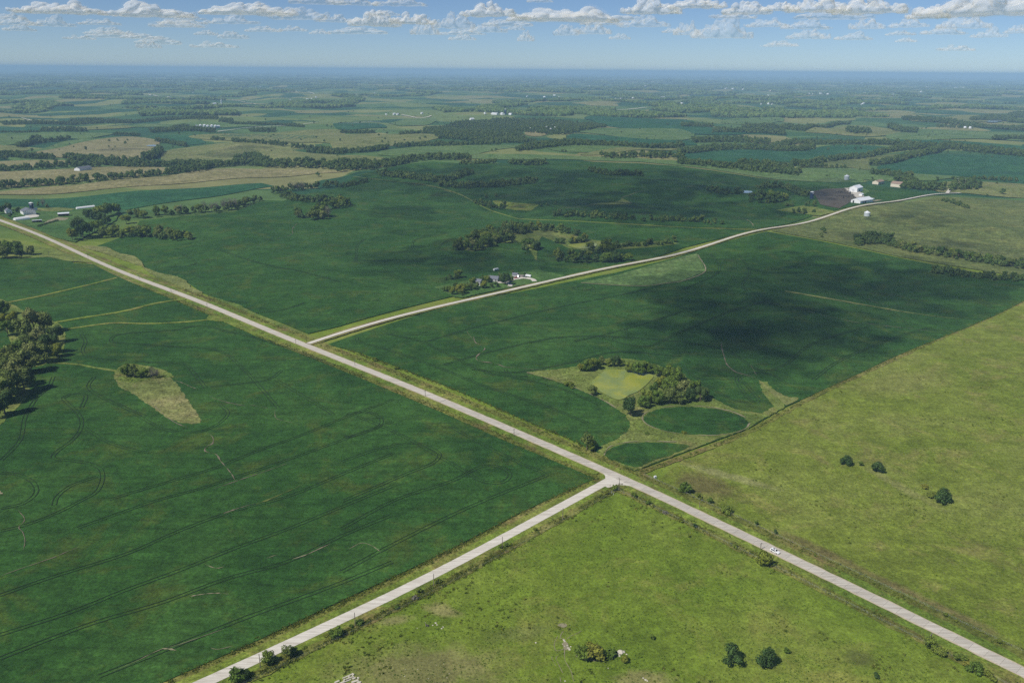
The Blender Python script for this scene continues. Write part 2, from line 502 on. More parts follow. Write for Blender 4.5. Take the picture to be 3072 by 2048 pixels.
def lift(level, r):
    return 0.07 * level + (0.0005 + 0.00004 * level) * r

def drape(name, pxs, mat, level=1, curvy=False, rough=0.6, kind='structure', parent=None, skirt=0.0, spacing=None):
    """a patch of land cover laid over the terrain; its outline is given as seen in the photograph"""
    W = [at(*p).xy for p in pxs]
    if curvy:
        W = smooth_loop(W, 6)
    cx = sum((w for w in W), Vector((0, 0))) / len(W)
    ext = max((w - cx).length for w in W)
    s = spacing or max(3.0, min(28.0, ext / 9))
    B = []
    for i in range(len(W)):
        a, b = W[i], W[(i + 1) % len(W)]
        n = max(1, int((b - a).length / (min(s, 2.2) if level >= 2.9 and cx.length < 1100 else s)))
        for k in range(n):
            B.append(a.lerp(b, k / n))
    jit = []
    for w in B:
        q = Vector((w.x / 14, w.y / 14, 3.7))
        jit.append(w + Vector((noise.noise(q), noise.noise(q + Vector((7, 7, 7))))) * rough + (Vector((noise.noise(q * 5), noise.noise(q * 5 + Vector((3, 3, 3))))) * 1.3 if level >= 2.9 and parent is None and mat not in ('pond_algae', 'concrete', 'gravel') else Vector((0, 0))))
    B = jit
    xs = [w.x for w in B]; ys = [w.y for w in B]
    pts = list(B)
    nb = len(B)
    gx = np.arange(min(xs) + s * 0.5, max(xs), s)
    gy = np.arange(min(ys) + s * 0.5, max(ys), s)
    if len(gx) * len(gy) > 26000:
        f = math.sqrt(len(gx) * len(gy) / 26000)
        gx = np.arange(min(xs) + s * 0.5, max(xs), s * f)
        gy = np.arange(min(ys) + s * 0.5, max(ys), s * f)
    GX, GY = np.meshgrid(gx, gy)
    GX, GY = GX.ravel(), GY.ravel()
    bx, by = np.array(xs), np.array(ys)
    inside = np.zeros(len(GX), bool)
    j = nb - 1
    for i in range(nb):
        cond = (by[i] > GY) != (by[j] > GY)
        with np.errstate(divide='ignore', invalid='ignore'):
            xi = (bx[j] - bx[i]) * (GY - by[i]) / (by[j] - by[i]) + bx[i]
        inside ^= cond & (GX < xi)
        j = i
    pts += [Vector((a, b)) for a, b in zip(GX[inside], GY[inside])]
    res = delaunay_2d_cdt(pts, [], [list(range(nb))], 1, 0.02)
    V = np.array([(v.x, v.y) for v in res[0]])
    F = [tuple(f) for f in res[2]]
    r = np.hypot(V[:, 0], V[:, 1])
    z = Hn(V[:, 0], V[:, 1]) + lift(level, r) + max(skirt, 0.5 if level >= 2.5 else 0.0)
    skirt = max(skirt, 0.5) if skirt else 0.0
    verts = [(a, b, c) for (a, b), c in zip(V, z)]
    if skirt:
        cnt = {}
        for f in F:
            for k in range(3):
                e = (f[k], f[(k + 1) % 3])
                cnt[e] = cnt.get(e, 0) + 1
        low = {}
        for (a, b) in list(cnt):
            if (b, a) not in cnt:
                for q in (a, b):
                    if q not in low:
                        low[q] = len(verts)
                        verts.append((verts[q][0], verts[q][1], verts[q][2] - skirt - 0.6))
                F.append((b, a, low[a], low[b]))
    o = mesh_obj(name, verts, F, mat, parent)
    if kind and not parent:
        o['kind'] = kind
    return o

def ribbon_pts(P, width, z_off, wobble=0.0):
    verts, faces = [], []
    n = len(P)
    for i, p in enumerate(P):
        d = (P[min(i + 1, n - 1)] - P[max(i - 1, 0)]).normalized()
        nn = Vector((-d.y, d.x))
        w = width(i / (n - 1)) if callable(width) else width
        for sgn in (-1, 0, 1):
            j = 1 + wobble * noise.noise(Vector((p.x / 5, p.y / 5, sgn * 9.1)))
            q = p + nn * (sgn * w / 2 * j)
            r = q.length
            verts.append((q.x, q.y, H(q.x, q.y) + z_off + 0.0002 * r * (z_off / 0.1)))
        if i:
            a = 3 * (i - 1)
            faces += [(a, a + 3, a + 4, a + 1), (a + 1, a + 4, a + 5, a + 2)]
    return verts, faces

def resample(P, step):
    out = [P[0].copy()]
    acc = 0.0
    for a, b in zip(P, P[1:]):
        L = (b - a).length
        while acc + L >= step and L > 1e-6:
            a = a.lerp(b, (step - acc) / L)
            out.append(a.copy())
            L = (b - a).length
            acc = 0.0
        acc += L
    return out

def ribbon(name, pxs, width, mat, level=2, step=6.0, wobble=0.0, kind='structure', parent=None, world=False, over=0.5):
    P = [Vector(p) for p in pxs] if world else smooth_line([at(*p).xy for p in pxs], 5)
    P = resample(P, step) if len(P) > 2 else P
    if len(P) < 2:
        return None
    # keep clear of the coarser sheets below
    verts, faces = [], []
    n = len(P)
    for i, p in enumerate(P):
        d = (P[min(i + 1, n - 1)] - P[max(i - 1, 0)]).normalized()
        nn = Vector((-d.y, d.x))
        w = width(i / (n - 1)) if callable(width) else width
        for sgn in (-1, 0, 1):
            j = 1 + wobble * noise.noise(Vector((p.x / 4, p.y / 4, sgn * 9.1)))
            q = p + nn * (sgn * w / 2 * j)
            verts.append((q.x, q.y, H(q.x, q.y) + lift(level, q.length) + over))
        if i:
            a = 3 * (i - 1)
            faces += [(a, a + 3, a + 4, a + 1), (a + 1, a + 4, a + 5, a + 2)]
    o = mesh_obj(name, verts, faces, mat, parent)
    if kind and not parent:
        o['kind'] = kind
    return o

# ------------------------------------------------------------------ the land
def build_land():
    na, nr = 420, 330
    ang = []
    for i in range(300):
        ang.append(math.radians(90 - 52 + 104 * i / 299))
    for i in range(1, 121):
        ang.append(math.radians(90 + 52 + 256 * i / 121))
    ang = np.array(ang)
    rad = 18.0 * np.exp(np.arange(nr) * math.log(70000 / 18.0) / (nr - 1))
    A, R = np.meshgrid(ang, rad)
    X, Y = R * np.cos(A), R * np.sin(A)
    Zz = Hn(X, Y)
    verts = np.stack([X.ravel(), Y.ravel(), Zz.ravel()], 1)
    m = len(ang)
    faces = []
    for i in range(nr - 1):
        a = i * m
        for j in range(m):
            k = (j + 1) % m
            faces.append((a + j, a + m + j, a + m + k, a + k))
    verts = np.vstack([verts, [[0, 0, H(0, 0)]]])
    c = len(verts) - 1
    for j in range(m):
        faces.append((c, j, (j + 1) % m))
    me = bpy.data.meshes.new('ground')
    me.from_pydata(verts.tolist(), [], faces)
    me.materials.append(MATS['land'])
    me.polygons.foreach_set('use_smooth', [True] * len(me.polygons))
    me.update()
    o = bpy.data.objects.new('ground', me)
    COL.objects.link(o)
    # faces must look up
    if me.polygons[1000].normal.z < 0:
        me.flip_normals()
    tag(o, 'green rolling farmland reaching to the horizon', kind='structure')
build_land()

FIELDS = {}
# the near pastures
drape('pasture', BR([(-130, 440), (0, 330), (60, 330), (520, 90), (760, -20), (1290, -300), (2000, -600), (2150, 0), (2150, 1640), (1893, 1480), (1240, 1150), (600, 850), (0, 560)]), 'weedy_pasture', 0.6)
drape('pasture', BM([(1545, 520), (1650, 530), (1893, 625)]) + BR([(300, 780), (1240, 1235), (1893, 1560), (2100, 1680), (1000, 1900), (-1200, 1900)]) + BM([(-300, 1700), (-380, 1530), (0, 1300), (500, 1040), (1000, 760), (1400, 560)]), 'pasture', 0.6)
# crop fields
soyA = drape('soybean_field', [(1786, 1438), (1565, 1536), (1370, 1640), (1024, 1806), (470, 2060), (200, 2190), (-500, 2190), (-700, 1400), (-420, 900), (-60, 768), (80, 772), (200, 775), (222, 792), (280, 795), (430, 866), (620, 945), (800, 1025), (1024, 1112), (1500, 1318)], 'soybean', 1, skirt=0.5, rough=0.8)
soyB = drape('soybean_field', [(280, 744), (322, 742), (361, 762), (410, 771), (431, 793), (436, 803), (480, 825), (540, 832), (557, 845), (610, 880), (650, 897), (720, 922), (860, 975), (925, 1003), (1020, 980), (1400, 880), (1850, 806), (2050, 745), (2270, 694), (2050, 686), (1556, 660), (1470, 634), (1380, 587), (1290, 561), (1060, 533), (1000, 570), (850, 605), (790, 603), (705, 637), (610, 648), (420, 664), (400, 700)], 'soybean', 1, skirt=0.5)
soyC = drape('soybean_field', [(985, 1035), (1400, 905), (1850, 820), (2120, 745), (2300, 697), (2700, 777), (3072, 846), (3350, 902), (3072, 905), (2900, 985), (2700, 1065), (2600, 1112), (2350, 1225), (2240, 1290), (1905, 1415), (1720, 1322), (1560, 1255), (1330, 1155), (1200, 1105), (1090, 1062)], 'soybean', 1, skirt=0.5)
soyD = drape('soybean_field', [(1075, 528), (1200, 497), (1300, 486), (1400, 494), (1640, 484), (1920, 492), (2040, 502), (2320, 542), (2560, 549), (2660, 563), (2790, 584), (2500, 634), (2440, 648), (2280, 688), (2045, 681), (1557, 656), (1476, 631), (1384, 583), (1295, 558), (1180, 545)], 'soybean', 1, skirt=0.4)
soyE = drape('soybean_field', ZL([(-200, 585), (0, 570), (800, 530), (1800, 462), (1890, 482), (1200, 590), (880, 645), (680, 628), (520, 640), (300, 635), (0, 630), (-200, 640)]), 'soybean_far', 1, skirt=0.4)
for o, lab in ((soyA, 'dark green soybean field west of the gravel road'), (soyB, 'dark green soybean field north of the concrete road'),
               (soyC, 'dark green soybean field around the algae pond'), (soyD, 'dark green soybean field beside the feedlot'),
               (soyE, 'narrow soybean wedge behind the left farmstead')):
    o['label'] = lab
drape('corn_field', [(2312, 694), (2440, 660), (2520, 638), (2823, 592), (3072, 604), (3500, 640), (3500, 860), (3072, 832), (2700, 772)], 'corn', 1)
# light hay corner and grass waterways inside the crop fields
drape('hay_strip', [(1742, 850), (1851, 857), (1938, 859), (2003, 850), (2048, 844), (2118, 815), (2092, 763), (2060, 770), (1950, 800), (1850, 828)], 'hay_green', 3, curvy=False, skirt=0.35)
ribbon('dirt_edge', [(1742, 852), (1851, 859), (1938, 861), (2003, 852), (2048, 846), (2116, 816), (2094, 768)], 1.3, 'dust_soil', 6, wobble=0.9)
drape('waterway_grass', [(1581, 1120), (1668, 1111), (1738, 1102), (1764, 1085), (1830, 1078), (1895, 1080), (1960, 1094), (2048, 1125), (2110, 1180), (2150, 1204), (2205, 1232), (2286, 1243), (2320, 1222), (2290, 1180), (2277, 1150), (2300, 1150), (2350, 1200), (2352, 1224), (2242, 1288), (1905, 1414), (1795, 1362), (1803, 1341), (1846, 1324), (1884, 1297), (1892, 1270), (1873, 1245), (1851, 1229), (1808, 1203), (1729, 1168), (1668, 1146)], 'rough_grass', 3, skirt=0.35)
_c = lambda cx, cy, rx, ry, n=16, tilt=0.0: [(cx + rx * math.cos(2 * math.pi * i / n), cy + ry * math.sin(2 * math.pi * i / n) + tilt * rx * math.cos(2 * math.pi * i / n)) for i in range(n)]
drape('soybean_field', _c(2087, 1266, 156, 41, tilt=0.05), 'soybean', 5, curvy=True, skirt=0.4)['label'] = 'oval soybean patch ringed by grass'
drape('soybean_field', [(1819, 1372), (1832, 1348), (1880, 1335), (1950, 1331), (2020, 1334), (2068, 1342), (2040, 1358), (1990, 1376), (1940, 1394), (1903, 1404), (1860, 1390)], 'soybean', 5, curvy=True, skirt=0.4)['label'] = 'soybean patch in the corner by the crossroads'
for loop, wd in ((_c(2087, 1266, 161, 44, tilt=0.05), 1.6), ([(1812, 1370), (1828, 1345), (1880, 1331), (1950, 1328), (2030, 1330)], 1.6), ([(1581, 1121), (1668, 1147), (1729, 1169), (1808, 1204), (1851, 1230)], 1.5)):
    ribbon('bare_margin', loop, lambda s_: wd * 0.6 * max(.15, .7 + 1.3 * noise.noise(Vector((s_ * 18, wd, 0)))), 'dust_soil', 6.5, step=1.5, wobble=0.9)
pond = drape('pond', NM([(1726, 928), (1748, 895), (1782, 862), (1830, 840), (1900, 835), (1980, 842), (2060, 856), (2130, 866), (2150, 882), (2125, 915), (2080, 955), (2040, 990), (1985, 1012), (1945, 1035), (1905, 1042), (1845, 1020), (1780, 985), (1740, 955)]), 'pond_algae', 8, curvy=True, spacing=4)
pond['label'] = 'pond covered in yellow green algae'
drape('pond', ZM([(1560, 895), (1640, 882), (1740, 880), (1760, 895), (1720, 915), (1620, 915)]), 'pond_algae', 8, curvy=True)['label'] = 'small algae pond among the trees'
drape('pond', ZR([(408, 522), (440, 516), (478, 522), (470, 530), (420, 532)]), 'pond_water', 4, curvy=True, spacing=4)['label'] = 'small pond in the shaded field'
drape('pond', UR([(2090, 845), (2140, 832), (2190, 826), (2205, 835), (2150, 848)]), 'pond_water', 4, curvy=True)['label'] = 'far pond at the right edge woods'
drape('pond', ZL([(1010, 205), (1060, 200), (1110, 203), (1080, 210), (1030, 210)]), 'pond_water', 4, curvy=True, spacing=6)['label'] = 'small pond on the tan hill'
# grass island on the left field and its strips
drape('grass_island', [(345, 1140), (400, 1122), (475, 1122), (512, 1135), (534, 1158), (560, 1200), (592, 1245), (606, 1264), (600, 1272), (575, 1275), (541, 1271), (508, 1258), (448, 1218), (395, 1183), (355, 1162)], 'dry_grass', 3, skirt=0.3)
drape('grass_island', [(345, 1140), (352, 1108), (390, 1095), (460, 1105), (505, 1120), (516, 1136), (470, 1135), (400, 1150)], 'rough_grass', 3.6, curvy=True, skirt=0.4)
drape('grove_floor', NL([(-60, 340), (40, 360), (160, 420), (330, 480), (440, 540), (450, 640), (420, 740), (300, 800), (210, 830), (200, 1000), (60, 1148), (-60, 1250), (-60, 900), (90, 740), (60, 600), (10, 500), (-60, 450)]), 'rough_grass', 3, curvy=True, skirt=0.3)
ribbon('grass_strip', NL([(-60, 385), (100, 360), (300, 320), (600, 250), (830, 190)]), 4.2, 'verge_bright', 4, wobble=0.5)
ribbon('grass_strip', NL([(390, 505), (600, 470), (850, 430), (1050, 380), (1200, 355), (1320, 345)]), 4.5, 'verge_bright', 4, wobble=0.5)
ribbon('grass_strip', NL([(450, 555), (650, 525), (800, 510), (1000, 515), (1200, 508), (1400, 492), (1500, 475)]), 3.6, 'verge_bright', 4, wobble=0.5)
ribbon('grass_strip', NL([(300, 785), (450, 790), (560, 800), (660, 820), (760, 835), (850, 850)]), 3.0, 'rough_grass', 4, wobble=0.6, step=3)
drape('grass_corner', NL([(1420, 490), (1440, 455), (1560, 470), (1700, 545), (1830, 596), (1930, 645), (1800, 600), (1640, 545), (1540, 500)]), 'verge_bright', 3, skirt=0.3)
drape('grass_corner', NL([(160, 65), (330, 55), (480, 85), (640, 95), (540, 60), (380, 0), (100, -40), (-80, -30), (-80, 62)]), 'rough_grass', 3)
ribbon('grass_strip', NR([(705, 290), (850, 315), (1050, 350), (1250, 385), (1500, 430), (1750, 465), (1950, 490)]), lambda s: 2.2 + 3.5 * (1 - abs(2 * s - 0.5)), 'dry_grass', 4, wobble=0.6)
drape('grass_tongue', NR([(520, 905), (580, 945), (650, 985), (720, 1020), (800, 1030), (720, 1075), (690, 1065), (620, 1000), (560, 955)]), 'dry_grass', 5, curvy=True)
drape('field_margin', ZL([(560, 900), (640, 897), (740, 905), (830, 950), (930, 968), (980, 1008), (990, 1040), (900, 1010), (740, 950)]), 'dry_grass', 4, skirt=0.3)
drape('field_margin', NL([(980, 120), (1100, 165), (1230, 190), (1280, 220), (1315, 262), (1400, 300), (1340, 300), (1200, 240), (1060, 180)]), 'dry_grass', 4, skirt=0.3)
drape('field_margin', NL([(1440, 320), (1550, 355), (1640, 380), (1690, 410), (1800, 460), (1900, 500), (2080, 570), (2100, 590), (1900, 520), (1650, 410)]), 'rough_grass', 4, skirt=0.3)
drape('meadow_corner', ZM([(1050, 585), (1200, 600), (1350, 610), (1330, 635), (1290, 655), (1160, 645), (1080, 620)]), 'verge_bright', 3, curvy=True)
drape('creek_grass', ZM([(770, 905), (900, 935), (990, 920), (1060, 880), (1240, 870), (1300, 930), (1345, 1000), (1350, 900), (1380, 830), (1480, 870), (1560, 910), (1700, 930), (1900, 920), (2200, 900), (2330, 880), (2200, 860), (1900, 880), (1700, 850), (1500, 790), (1300, 745), (1130, 740), (1080, 780), (900, 830)]), 'rough_grass', 3, skirt=0.2)
drape('farmyard', ZL([(-60, 640), (150, 625), (500, 640), (640, 622), (690, 626), (830, 660), (800, 720), (520, 870), (380, 840), (140, 740), (-60, 660)]), 'lawn', 2.5)
drape('farmyard', NM([(640, 262), (870, 215), (1350, 140), (1560, 188), (1350, 228), (1080, 280), (830, 335), (780, 330)]), 'lawn', 3)
drape('farmyard', ZR([(640, 650), (830, 618), (960, 640), (1060, 660), (940, 690)]), 'rough_grass', 3)
drape('dirt_lot', ZL([(250, 640), (400, 632), (520, 640), (480, 655), (330, 660), (260, 655)]), 'dry_grass', 4)
drape('dirt_lot', ZL([(400, 700), (480, 705), (450, 720), (380, 725), (300, 745), (330, 722)]), 'dust_soil', 4)
drape('concrete_apron', Z(0, 580, 6.533, [(560, 450), (700, 435), (770, 455), (760, 480), (590, 505), (480, 455)]), 'gravel', 5)
lot = drape('feedlot', Z(2380, 530, 6.533, [(300, 318), (600, 258), (990, 243), (1100, 330), (1240, 432), (1140, 505), (1030, 570), (900, 640), (700, 605), (520, 560), (480, 470), (420, 390)]), 'feedlot_mud', 4)
lot['label'] = 'dark muddy cattle feedlot'
drape('concrete_apron', Z(2380, 530, 6.533, [(990, 245), (1100, 238), (1240, 300), (1330, 330), (1390, 410), (1240, 432)]), 'concrete', 5)
drape('concrete_apron', Z(2380, 530, 6.533, [(1480, 500), (1640, 470), (1740, 480), (1560, 515)]), 'dust_soil', 5)
drape('hay_patch', Z(2380, 530, 6.533, [(1340, 250), (1430, 265), (1480, 315), (1420, 350), (1370, 380), (1340, 330)]), 'hay_green', 4, curvy=True)
ribbon('driveway', Z(1250, 790, 5.88, [(1640, 425), (1650, 390), (1560, 360), (1440, 355), (1440, 335)]), 5.0, 'gravel', 5, step=3)
ribbon('driveway', Z(1250, 790, 5.88, [(2080, 335), (2040, 300), (1900, 275), (1800, 285), (1700, 300), (1650, 330), (1600, 360)]), 5.5, 'gravel', 5, step=3)
drape('concrete_apron', Z(1250, 790, 5.88, [(1680, 235), (1760, 215), (1880, 225), (1900, 265), (1760, 290)]), 'road_joint', 4.5)

# patches of the middle distance, as read off the photograph
MID = [
 ('hay_tan', ZL([(-120, 555), (0, 520), (300, 490), (560, 470), (900, 432), (1200, 405), (1430, 365), (1700, 362), (2352, 378), (2352, 385), (2000, 415), (900, 485), (0, 540)])),
 ('hay_tan', ZL([(-120, 390), (0, 382), (400, 367), (870, 347), (1280, 362), (1200, 388), (900, 415), (500, 455), (0, 488), (-120, 495)])),
 ('hay_tan', ZL([(-120, 315), (0, 312), (300, 303), (480, 307), (550, 327), (300, 345), (0, 362), (-120, 365)])),
 ('hay_tan', ZL([(210, 255), (500, 195), (850, 142), (1060, 160), (1100, 190), (1040, 262), (900, 293), (480, 290), (300, 275)])),
 ('hay_green', ZL([(230, 235), (420, 180), (650, 155), (840, 140), (500, 195), (215, 252)])),
 ('hay_olive', ZL([(1110, 300), (1180, 230), (1500, 190), (1800, 192), (2100, 250), (2352, 270), (2352, 330), (1850, 325), (1500, 315), (1200, 310)])),
 ('soybean_far', ZL([(1040, 140), (1280, 132), (1420, 180), (1300, 200), (1180, 190)])),
 ('soybean_far', ZL([(1440, 140), (1900, 128), (2220, 140), (2150, 152), (1800, 150)])),
 ('hay_green', ZL([(0, 120), (500, 112), (780, 122), (600, 160), (400, 152), (130, 188), (0, 195)])),
 ('soybean_far', ZL([(-60, 70), (300, 78), (280, 105), (-60, 112)])),
 ('hay_olive', ZL([(1300, 140), (1600, 122), (2000, 104), (2352, 98), (2352, 190), (2200, 180), (1800, 172), (1500, 165)])),
 ('hay_green', ZL([(910, 62), (1400, 34), (1820, 66), (1500, 80), (1300, 80), (1000, 76)])),
 ('hay_olive', ZL([(460, 76), (900, 62), (930, 76), (700, 90), (520, 96)])),
 ('hay_olive', ZL([(0, 205), (130, 215), (200, 235), (0, 245)])),
 ('hay_olive', ZM([(-30, 130), (380, 122), (700, 135), (560, 180), (350, 205), (-30, 240)])),
 ('hay_green', ZM([(270, 242), (500, 212), (1000, 197), (1300, 202), (1050, 235), (700, 278), (300, 272)])),
 ('soybean_far', ZM([(1640, 120), (2352, 172), (2352, 200), (1620, 172)])),
 ('hay_green', ZM([(1640, 110), (1760, 82), (2352, 92), (2352, 165), (1700, 116)])),
 ('soybean_far', ZM([(1700, 0), (2352, 22), (2352, 92), (1850, 72)])),
 ('hay_green', ZM([(1450, 202), (2000, 212), (1800, 242), (1500, 242)])),
 ('hay_olive', ZM([(1650, 262), (2030, 217), (2352, 222), (1950, 242), (1800, 266)])),
 ('hay_tan', ZM([(1270, 105), (1330, 98), (1420, 122), (1330, 140), (1270, 128)])),
 ('hay_olive', ZM([(0, 270), (320, 290), (300, 320), (0, 325)])),
 ('hay_green', ZM([(340, 45), (640, 10), (640, 40), (480, 65), (380, 62)])),
 ('soybean_far', ZM([(-20, 45), (240, 50), (300, 80), (-20, 92)])),
 ('hay_green', ZM([(2070, 335), (2352, 345), (2352, 385), (2200, 372)])),
 ('soybean_far', ZR([(0, 252), (470, 232), (740, 242), (1000, 204), (1430, 216), (1100, 280), (750, 320), (300, 338), (0, 315)])),
 ('corn', ZR([(800, 352), (1100, 292), (1500, 262), (1300, 330), (1290, 372), (1100, 352)])),
 ('hay_green', ZR([(790, 372), (900, 357), (1200, 362), (1460, 440), (1320, 440), (1000, 432)])),
 ('soybean_far', ZR([(1340, 352), (1700, 262), (2500, 290), (2500, 470), (2000, 422), (1560, 392)])),
 ('hay_olive', ZR([(850, 102), (1150, 67), (1460, 92), (1600, 112), (1400, 132), (1000, 120)])),
 ('hay_green', ZR([(1600, 92), (2352, 112), (2352, 170), (1800, 160), (1400, 150)])),
 ('soybean_far', ZR([(770, 152), (1500, 162), (2400, 212), (2400, 240), (1700, 200), (1300, 187)])),
 ('hay_green', ZR([(1560, 392), (1900, 412), (1740, 442), (1560, 422)])),
 ('hay_olive', ZR([(1740, 462), (2400, 472), (2400, 560), (1900, 527), (1760, 520)])),
 ('hay_green', ZR([(280, 30), (500, 0), (700, 20), (560, 55), (300, 52)])),
 ('soybean_far', ZR([(0, 75), (220, 78), (440, 112), (250, 130), (0, 115)])),
 ('hay_olive', ZR([(1560, 20), (1900, -5), (2200, 10), (2050, 40), (1750, 40)])),
]
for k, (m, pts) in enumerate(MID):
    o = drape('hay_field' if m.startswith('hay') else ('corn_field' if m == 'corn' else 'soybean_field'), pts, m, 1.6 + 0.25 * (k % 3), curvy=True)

drape('hay_field', [(1290, 470), (1640, 479), (1920, 487), (2040, 498), (2320, 539), (2600, 549), (2570, 531), (2400, 515), (2200, 498), (2040, 484), (1900, 474), (1600, 465), (1400, 462)], 'hay_green', 1.3)
# smooth-mown strip of the right pasture
drape('hay_strip', NR([(1540, 665), (1900, 500), (2352, 340), (2600, 240), (2600, 860), (2352, 815), (2000, 740), (1640, 680)]), 'weedy_pasture', 1.5)

for pts, w, m in (([(1915, 1420), (2060, 1368), (2240, 1299), (2352, 1238), (2480, 1170), (2600, 1116), (2740, 1052), (2900, 983), (3072, 903)], 4.5, 'verge'), ([(2300, 702), (2480, 736), (2700, 778), (2900, 814), (3072, 842)], 6, 'verge'), ([(1060, 531), (1180, 545), (1290, 559), (1380, 585), (1470, 632), (1556, 658), (2045, 683), (2275, 690)], 4, 'rough_grass')):
    ribbon('field_margin', pts, w, m, 1.6, step=4, wobble=0.7, over=0.1)

# ------------------------------------------------------------------ roads
ROAD_PX = [(-120, 612), (0, 663), (165, 733), (261, 770), (348, 806), (435, 841), (609, 913), (784, 986), (914, 1034), (1024, 1078), (1198, 1150), (1329, 1204), (1543, 1297), (1700, 1362), (1824, 1416), (1943, 1468), (2048, 1518), (2329, 1655), (2535, 1752), (2719, 1843), (2967, 1968), (3072, 2019), (3300, 2132)]
GRAVEL_PX = [(1842, 1434), (1803, 1456), (1689, 1517), (1511, 1614), (1300, 1729), (1159, 1795), (1024, 1857), (844, 1944), (779, 1973), (622, 2045), (380, 2155)]
LANE_PX = [(925, 1034), (960, 1018), (1024, 1000), (1198, 955), (1390, 900), (1525, 867), (1612, 851), (1703, 835), (1850, 815), (2048, 752), (2178, 722), (2309, 690), (2440, 656), (2514, 638), (2570, 624), (2657, 608), (2788, 588), (2853, 579), (2884, 581)]
def fit_line(P, k=3):
    Q = [p.copy() for p in P]
    for _ in range(k):
        Q = [Q[0]] + [(Q[i - 1] + 2 * Q[i] + Q[i + 1]) / 4 for i in range(1, len(Q) - 1)] + [Q[-1]]
    return Q
ROAD = smooth_line(fit_line([at(*p).xy for p in ROAD_PX], 4), 8)
GRAVEL = smooth_line(fit_line([at(*p).xy for p in GRAVEL_PX], 2), 8)
LANE = smooth_line(fit_line([at(*p).xy for p in LANE_PX], 4), 6)
RW = 5.7
def offset_line(P, d):
    out = []
    for i, p in enumerate(P):
        t_ = (P[min(i + 1, len(P) - 1)] - P[max(i - 1, 0)]).normalized()
        out.append(p + Vector((-t_.y, t_.x)) * d)
    return out
ribbon('road_verge', ROAD, 25, 'verge_bright', 1.8, step=5, world=True, over=0.05, wobble=0.15)
ribbon('road_verge', offset_line(ROAD, 11.5), 6, 'verge', 2.2, step=4, world=True, over=0.05, wobble=0.6)
ribbon('road_verge', offset_line(ROAD, -11.5), 5, 'verge', 2.2, step=4, world=True, over=0.05, wobble=0.6)
ribbon('road_verge', GRAVEL, 20, 'verge_bright', 1.9, step=5, world=True, over=0.05, wobble=0.15)
ribbon('road_verge', offset_line(GRAVEL, 8.5), 4.5, 'verge', 2.3, step=3, world=True, over=0.05, wobble=0.7)
ribbon('road_verge', offset_line(GRAVEL, -8.5), 3, 'verge', 2.3, step=3, world=True, over=0.05, wobble=0.7)
ribbon('road_verge', LANE[:int(len(LANE) * 0.86)], 11, 'verge', 2.4, step=6, world=True, wobble=0.3)
ribbon('road_shoulder', ROAD, RW + 1.5, 'road_shoulder', 2.6, step=4, world=True, over=0.05, wobble=0.12)
road = ribbon('concrete_road', ROAD, RW - 0.1, 'road_joint', 3.0, step=4, world=True, over=0.05)
road['label'] = 'pale concrete county road running diagonally across the land'
gr = ribbon('gravel_road', GRAVEL, lambda s: 5.6, 'gravel', 2.9, step=3, world=True, over=0.05, wobble=0.06)
gr['label'] = 'white gravel road meeting the concrete road at the crossroads'
ln_ = ribbon('gravel_lane', LANE, 5.0, 'gravel', 4.6, step=5, world=True, wobble=0.06)
ln_['label'] = 'gravel lane climbing to the far farmstead'
ribbon('gravel_lane', [(2840, 582), (2851, 570), (2870, 555), (2862, 562), (2882, 546), (2905, 541)], 6, 'gravel', 5, step=4)
# flared junction
drape('gravel_flare', BM([(1400, 365), (1440, 395), (1465, 420), (1468, 440), (1440, 470), (1480, 490), (1540, 474), (1600, 480), (1700, 510), (1620, 455), (1500, 405)]), 'gravel', 2.45, spacing=2, skirt=0.07)
# slabs of the concrete road, each one a piece of its own
SL = resample(ROAD, 0.5)
_p = at(1330, 1204).xy
i0 = min(range(len(SL)), key=lambda i: (SL[i] - _p).length)
step_n = 12
def slab(i):
    a, b = SL[i], SL[min(i + step_n, len(SL) - 1)]
    d = (b - a).normalized(); nn = Vector((-d.y, d.x))
    a2, b2 = a + d * 0.05, b - d * 0.05
    for sgn in (-1, 1):
        q = [a2 + nn * sgn * 0.04, b2 + nn * sgn * 0.04, b2 + nn * sgn * RW / 2, a2 + nn * sgn * RW / 2]
        if sgn > 0: q = q[::1]
        else: q = q[::-1]
        top_z = lambda w: H(w.x, w.y) + lift(3.6, w.length) + 0.05
        top = [(w.x, w.y, top_z(w)) for w in q]
        bot = [(w.x, w.y, top_z(w) - 0.1) for w in q]
        mesh_obj('concrete_slab', top + bot, [(0, 1, 2, 3), (0, 4, 5, 1), (1, 5, 6, 2), (2, 6, 7, 3), (3, 7, 4, 0)], 'concrete', road)
ns = 0
for i in range(i0, len(SL) - step_n, step_n):
    slab(i); ns += 1
# further away the pavement is one strip
ribbon('pavement', SL[:i0:8] + [SL[i0]], RW, 'concrete', 3.6, step=4, world=True, over=0.05, parent=road)

# ------------------------------------------------------------------ scars, gullies and wheel tracks
def gully(pxs, w, parent, mat='soil', wob=1.0, name='gully'):
    ph = random.random() * 50
    f = w if callable(w) else (lambda s_: w)
    def ww(s_):
        e_ = min(1.0, 6 * s_ + .15, 6 * (1 - s_) + .15)
        return f(s_) * 0.52 * e_ * max(0.12, 0.75 + 1.5 * noise.noise(Vector((s_ * 14 + ph, ph, 0))))
    return ribbon(name, pxs, ww, mat, 3.6, step=1.3, wobble=wob, parent=parent)
gully(NM([(910, 600), (925, 645), (975, 668), (988, 690), (945, 728), (928, 755), (960, 775), (1040, 785), (1090, 800), (1140, 816), (1210, 815)]), 1.7, soyC)
gully(NM([(1210, 815), (1290, 828), (1420, 835)]), 0.7, soyC)
gully(NM([(925, 645), (880, 590), (860, 560)]), 0.5, soyC)
gully(NR([(265, 635), (270, 690), (285, 740), (300, 790), (330, 822), (370, 850), (440, 870), (500, 890), (520, 915)]), 1.4, soyC)
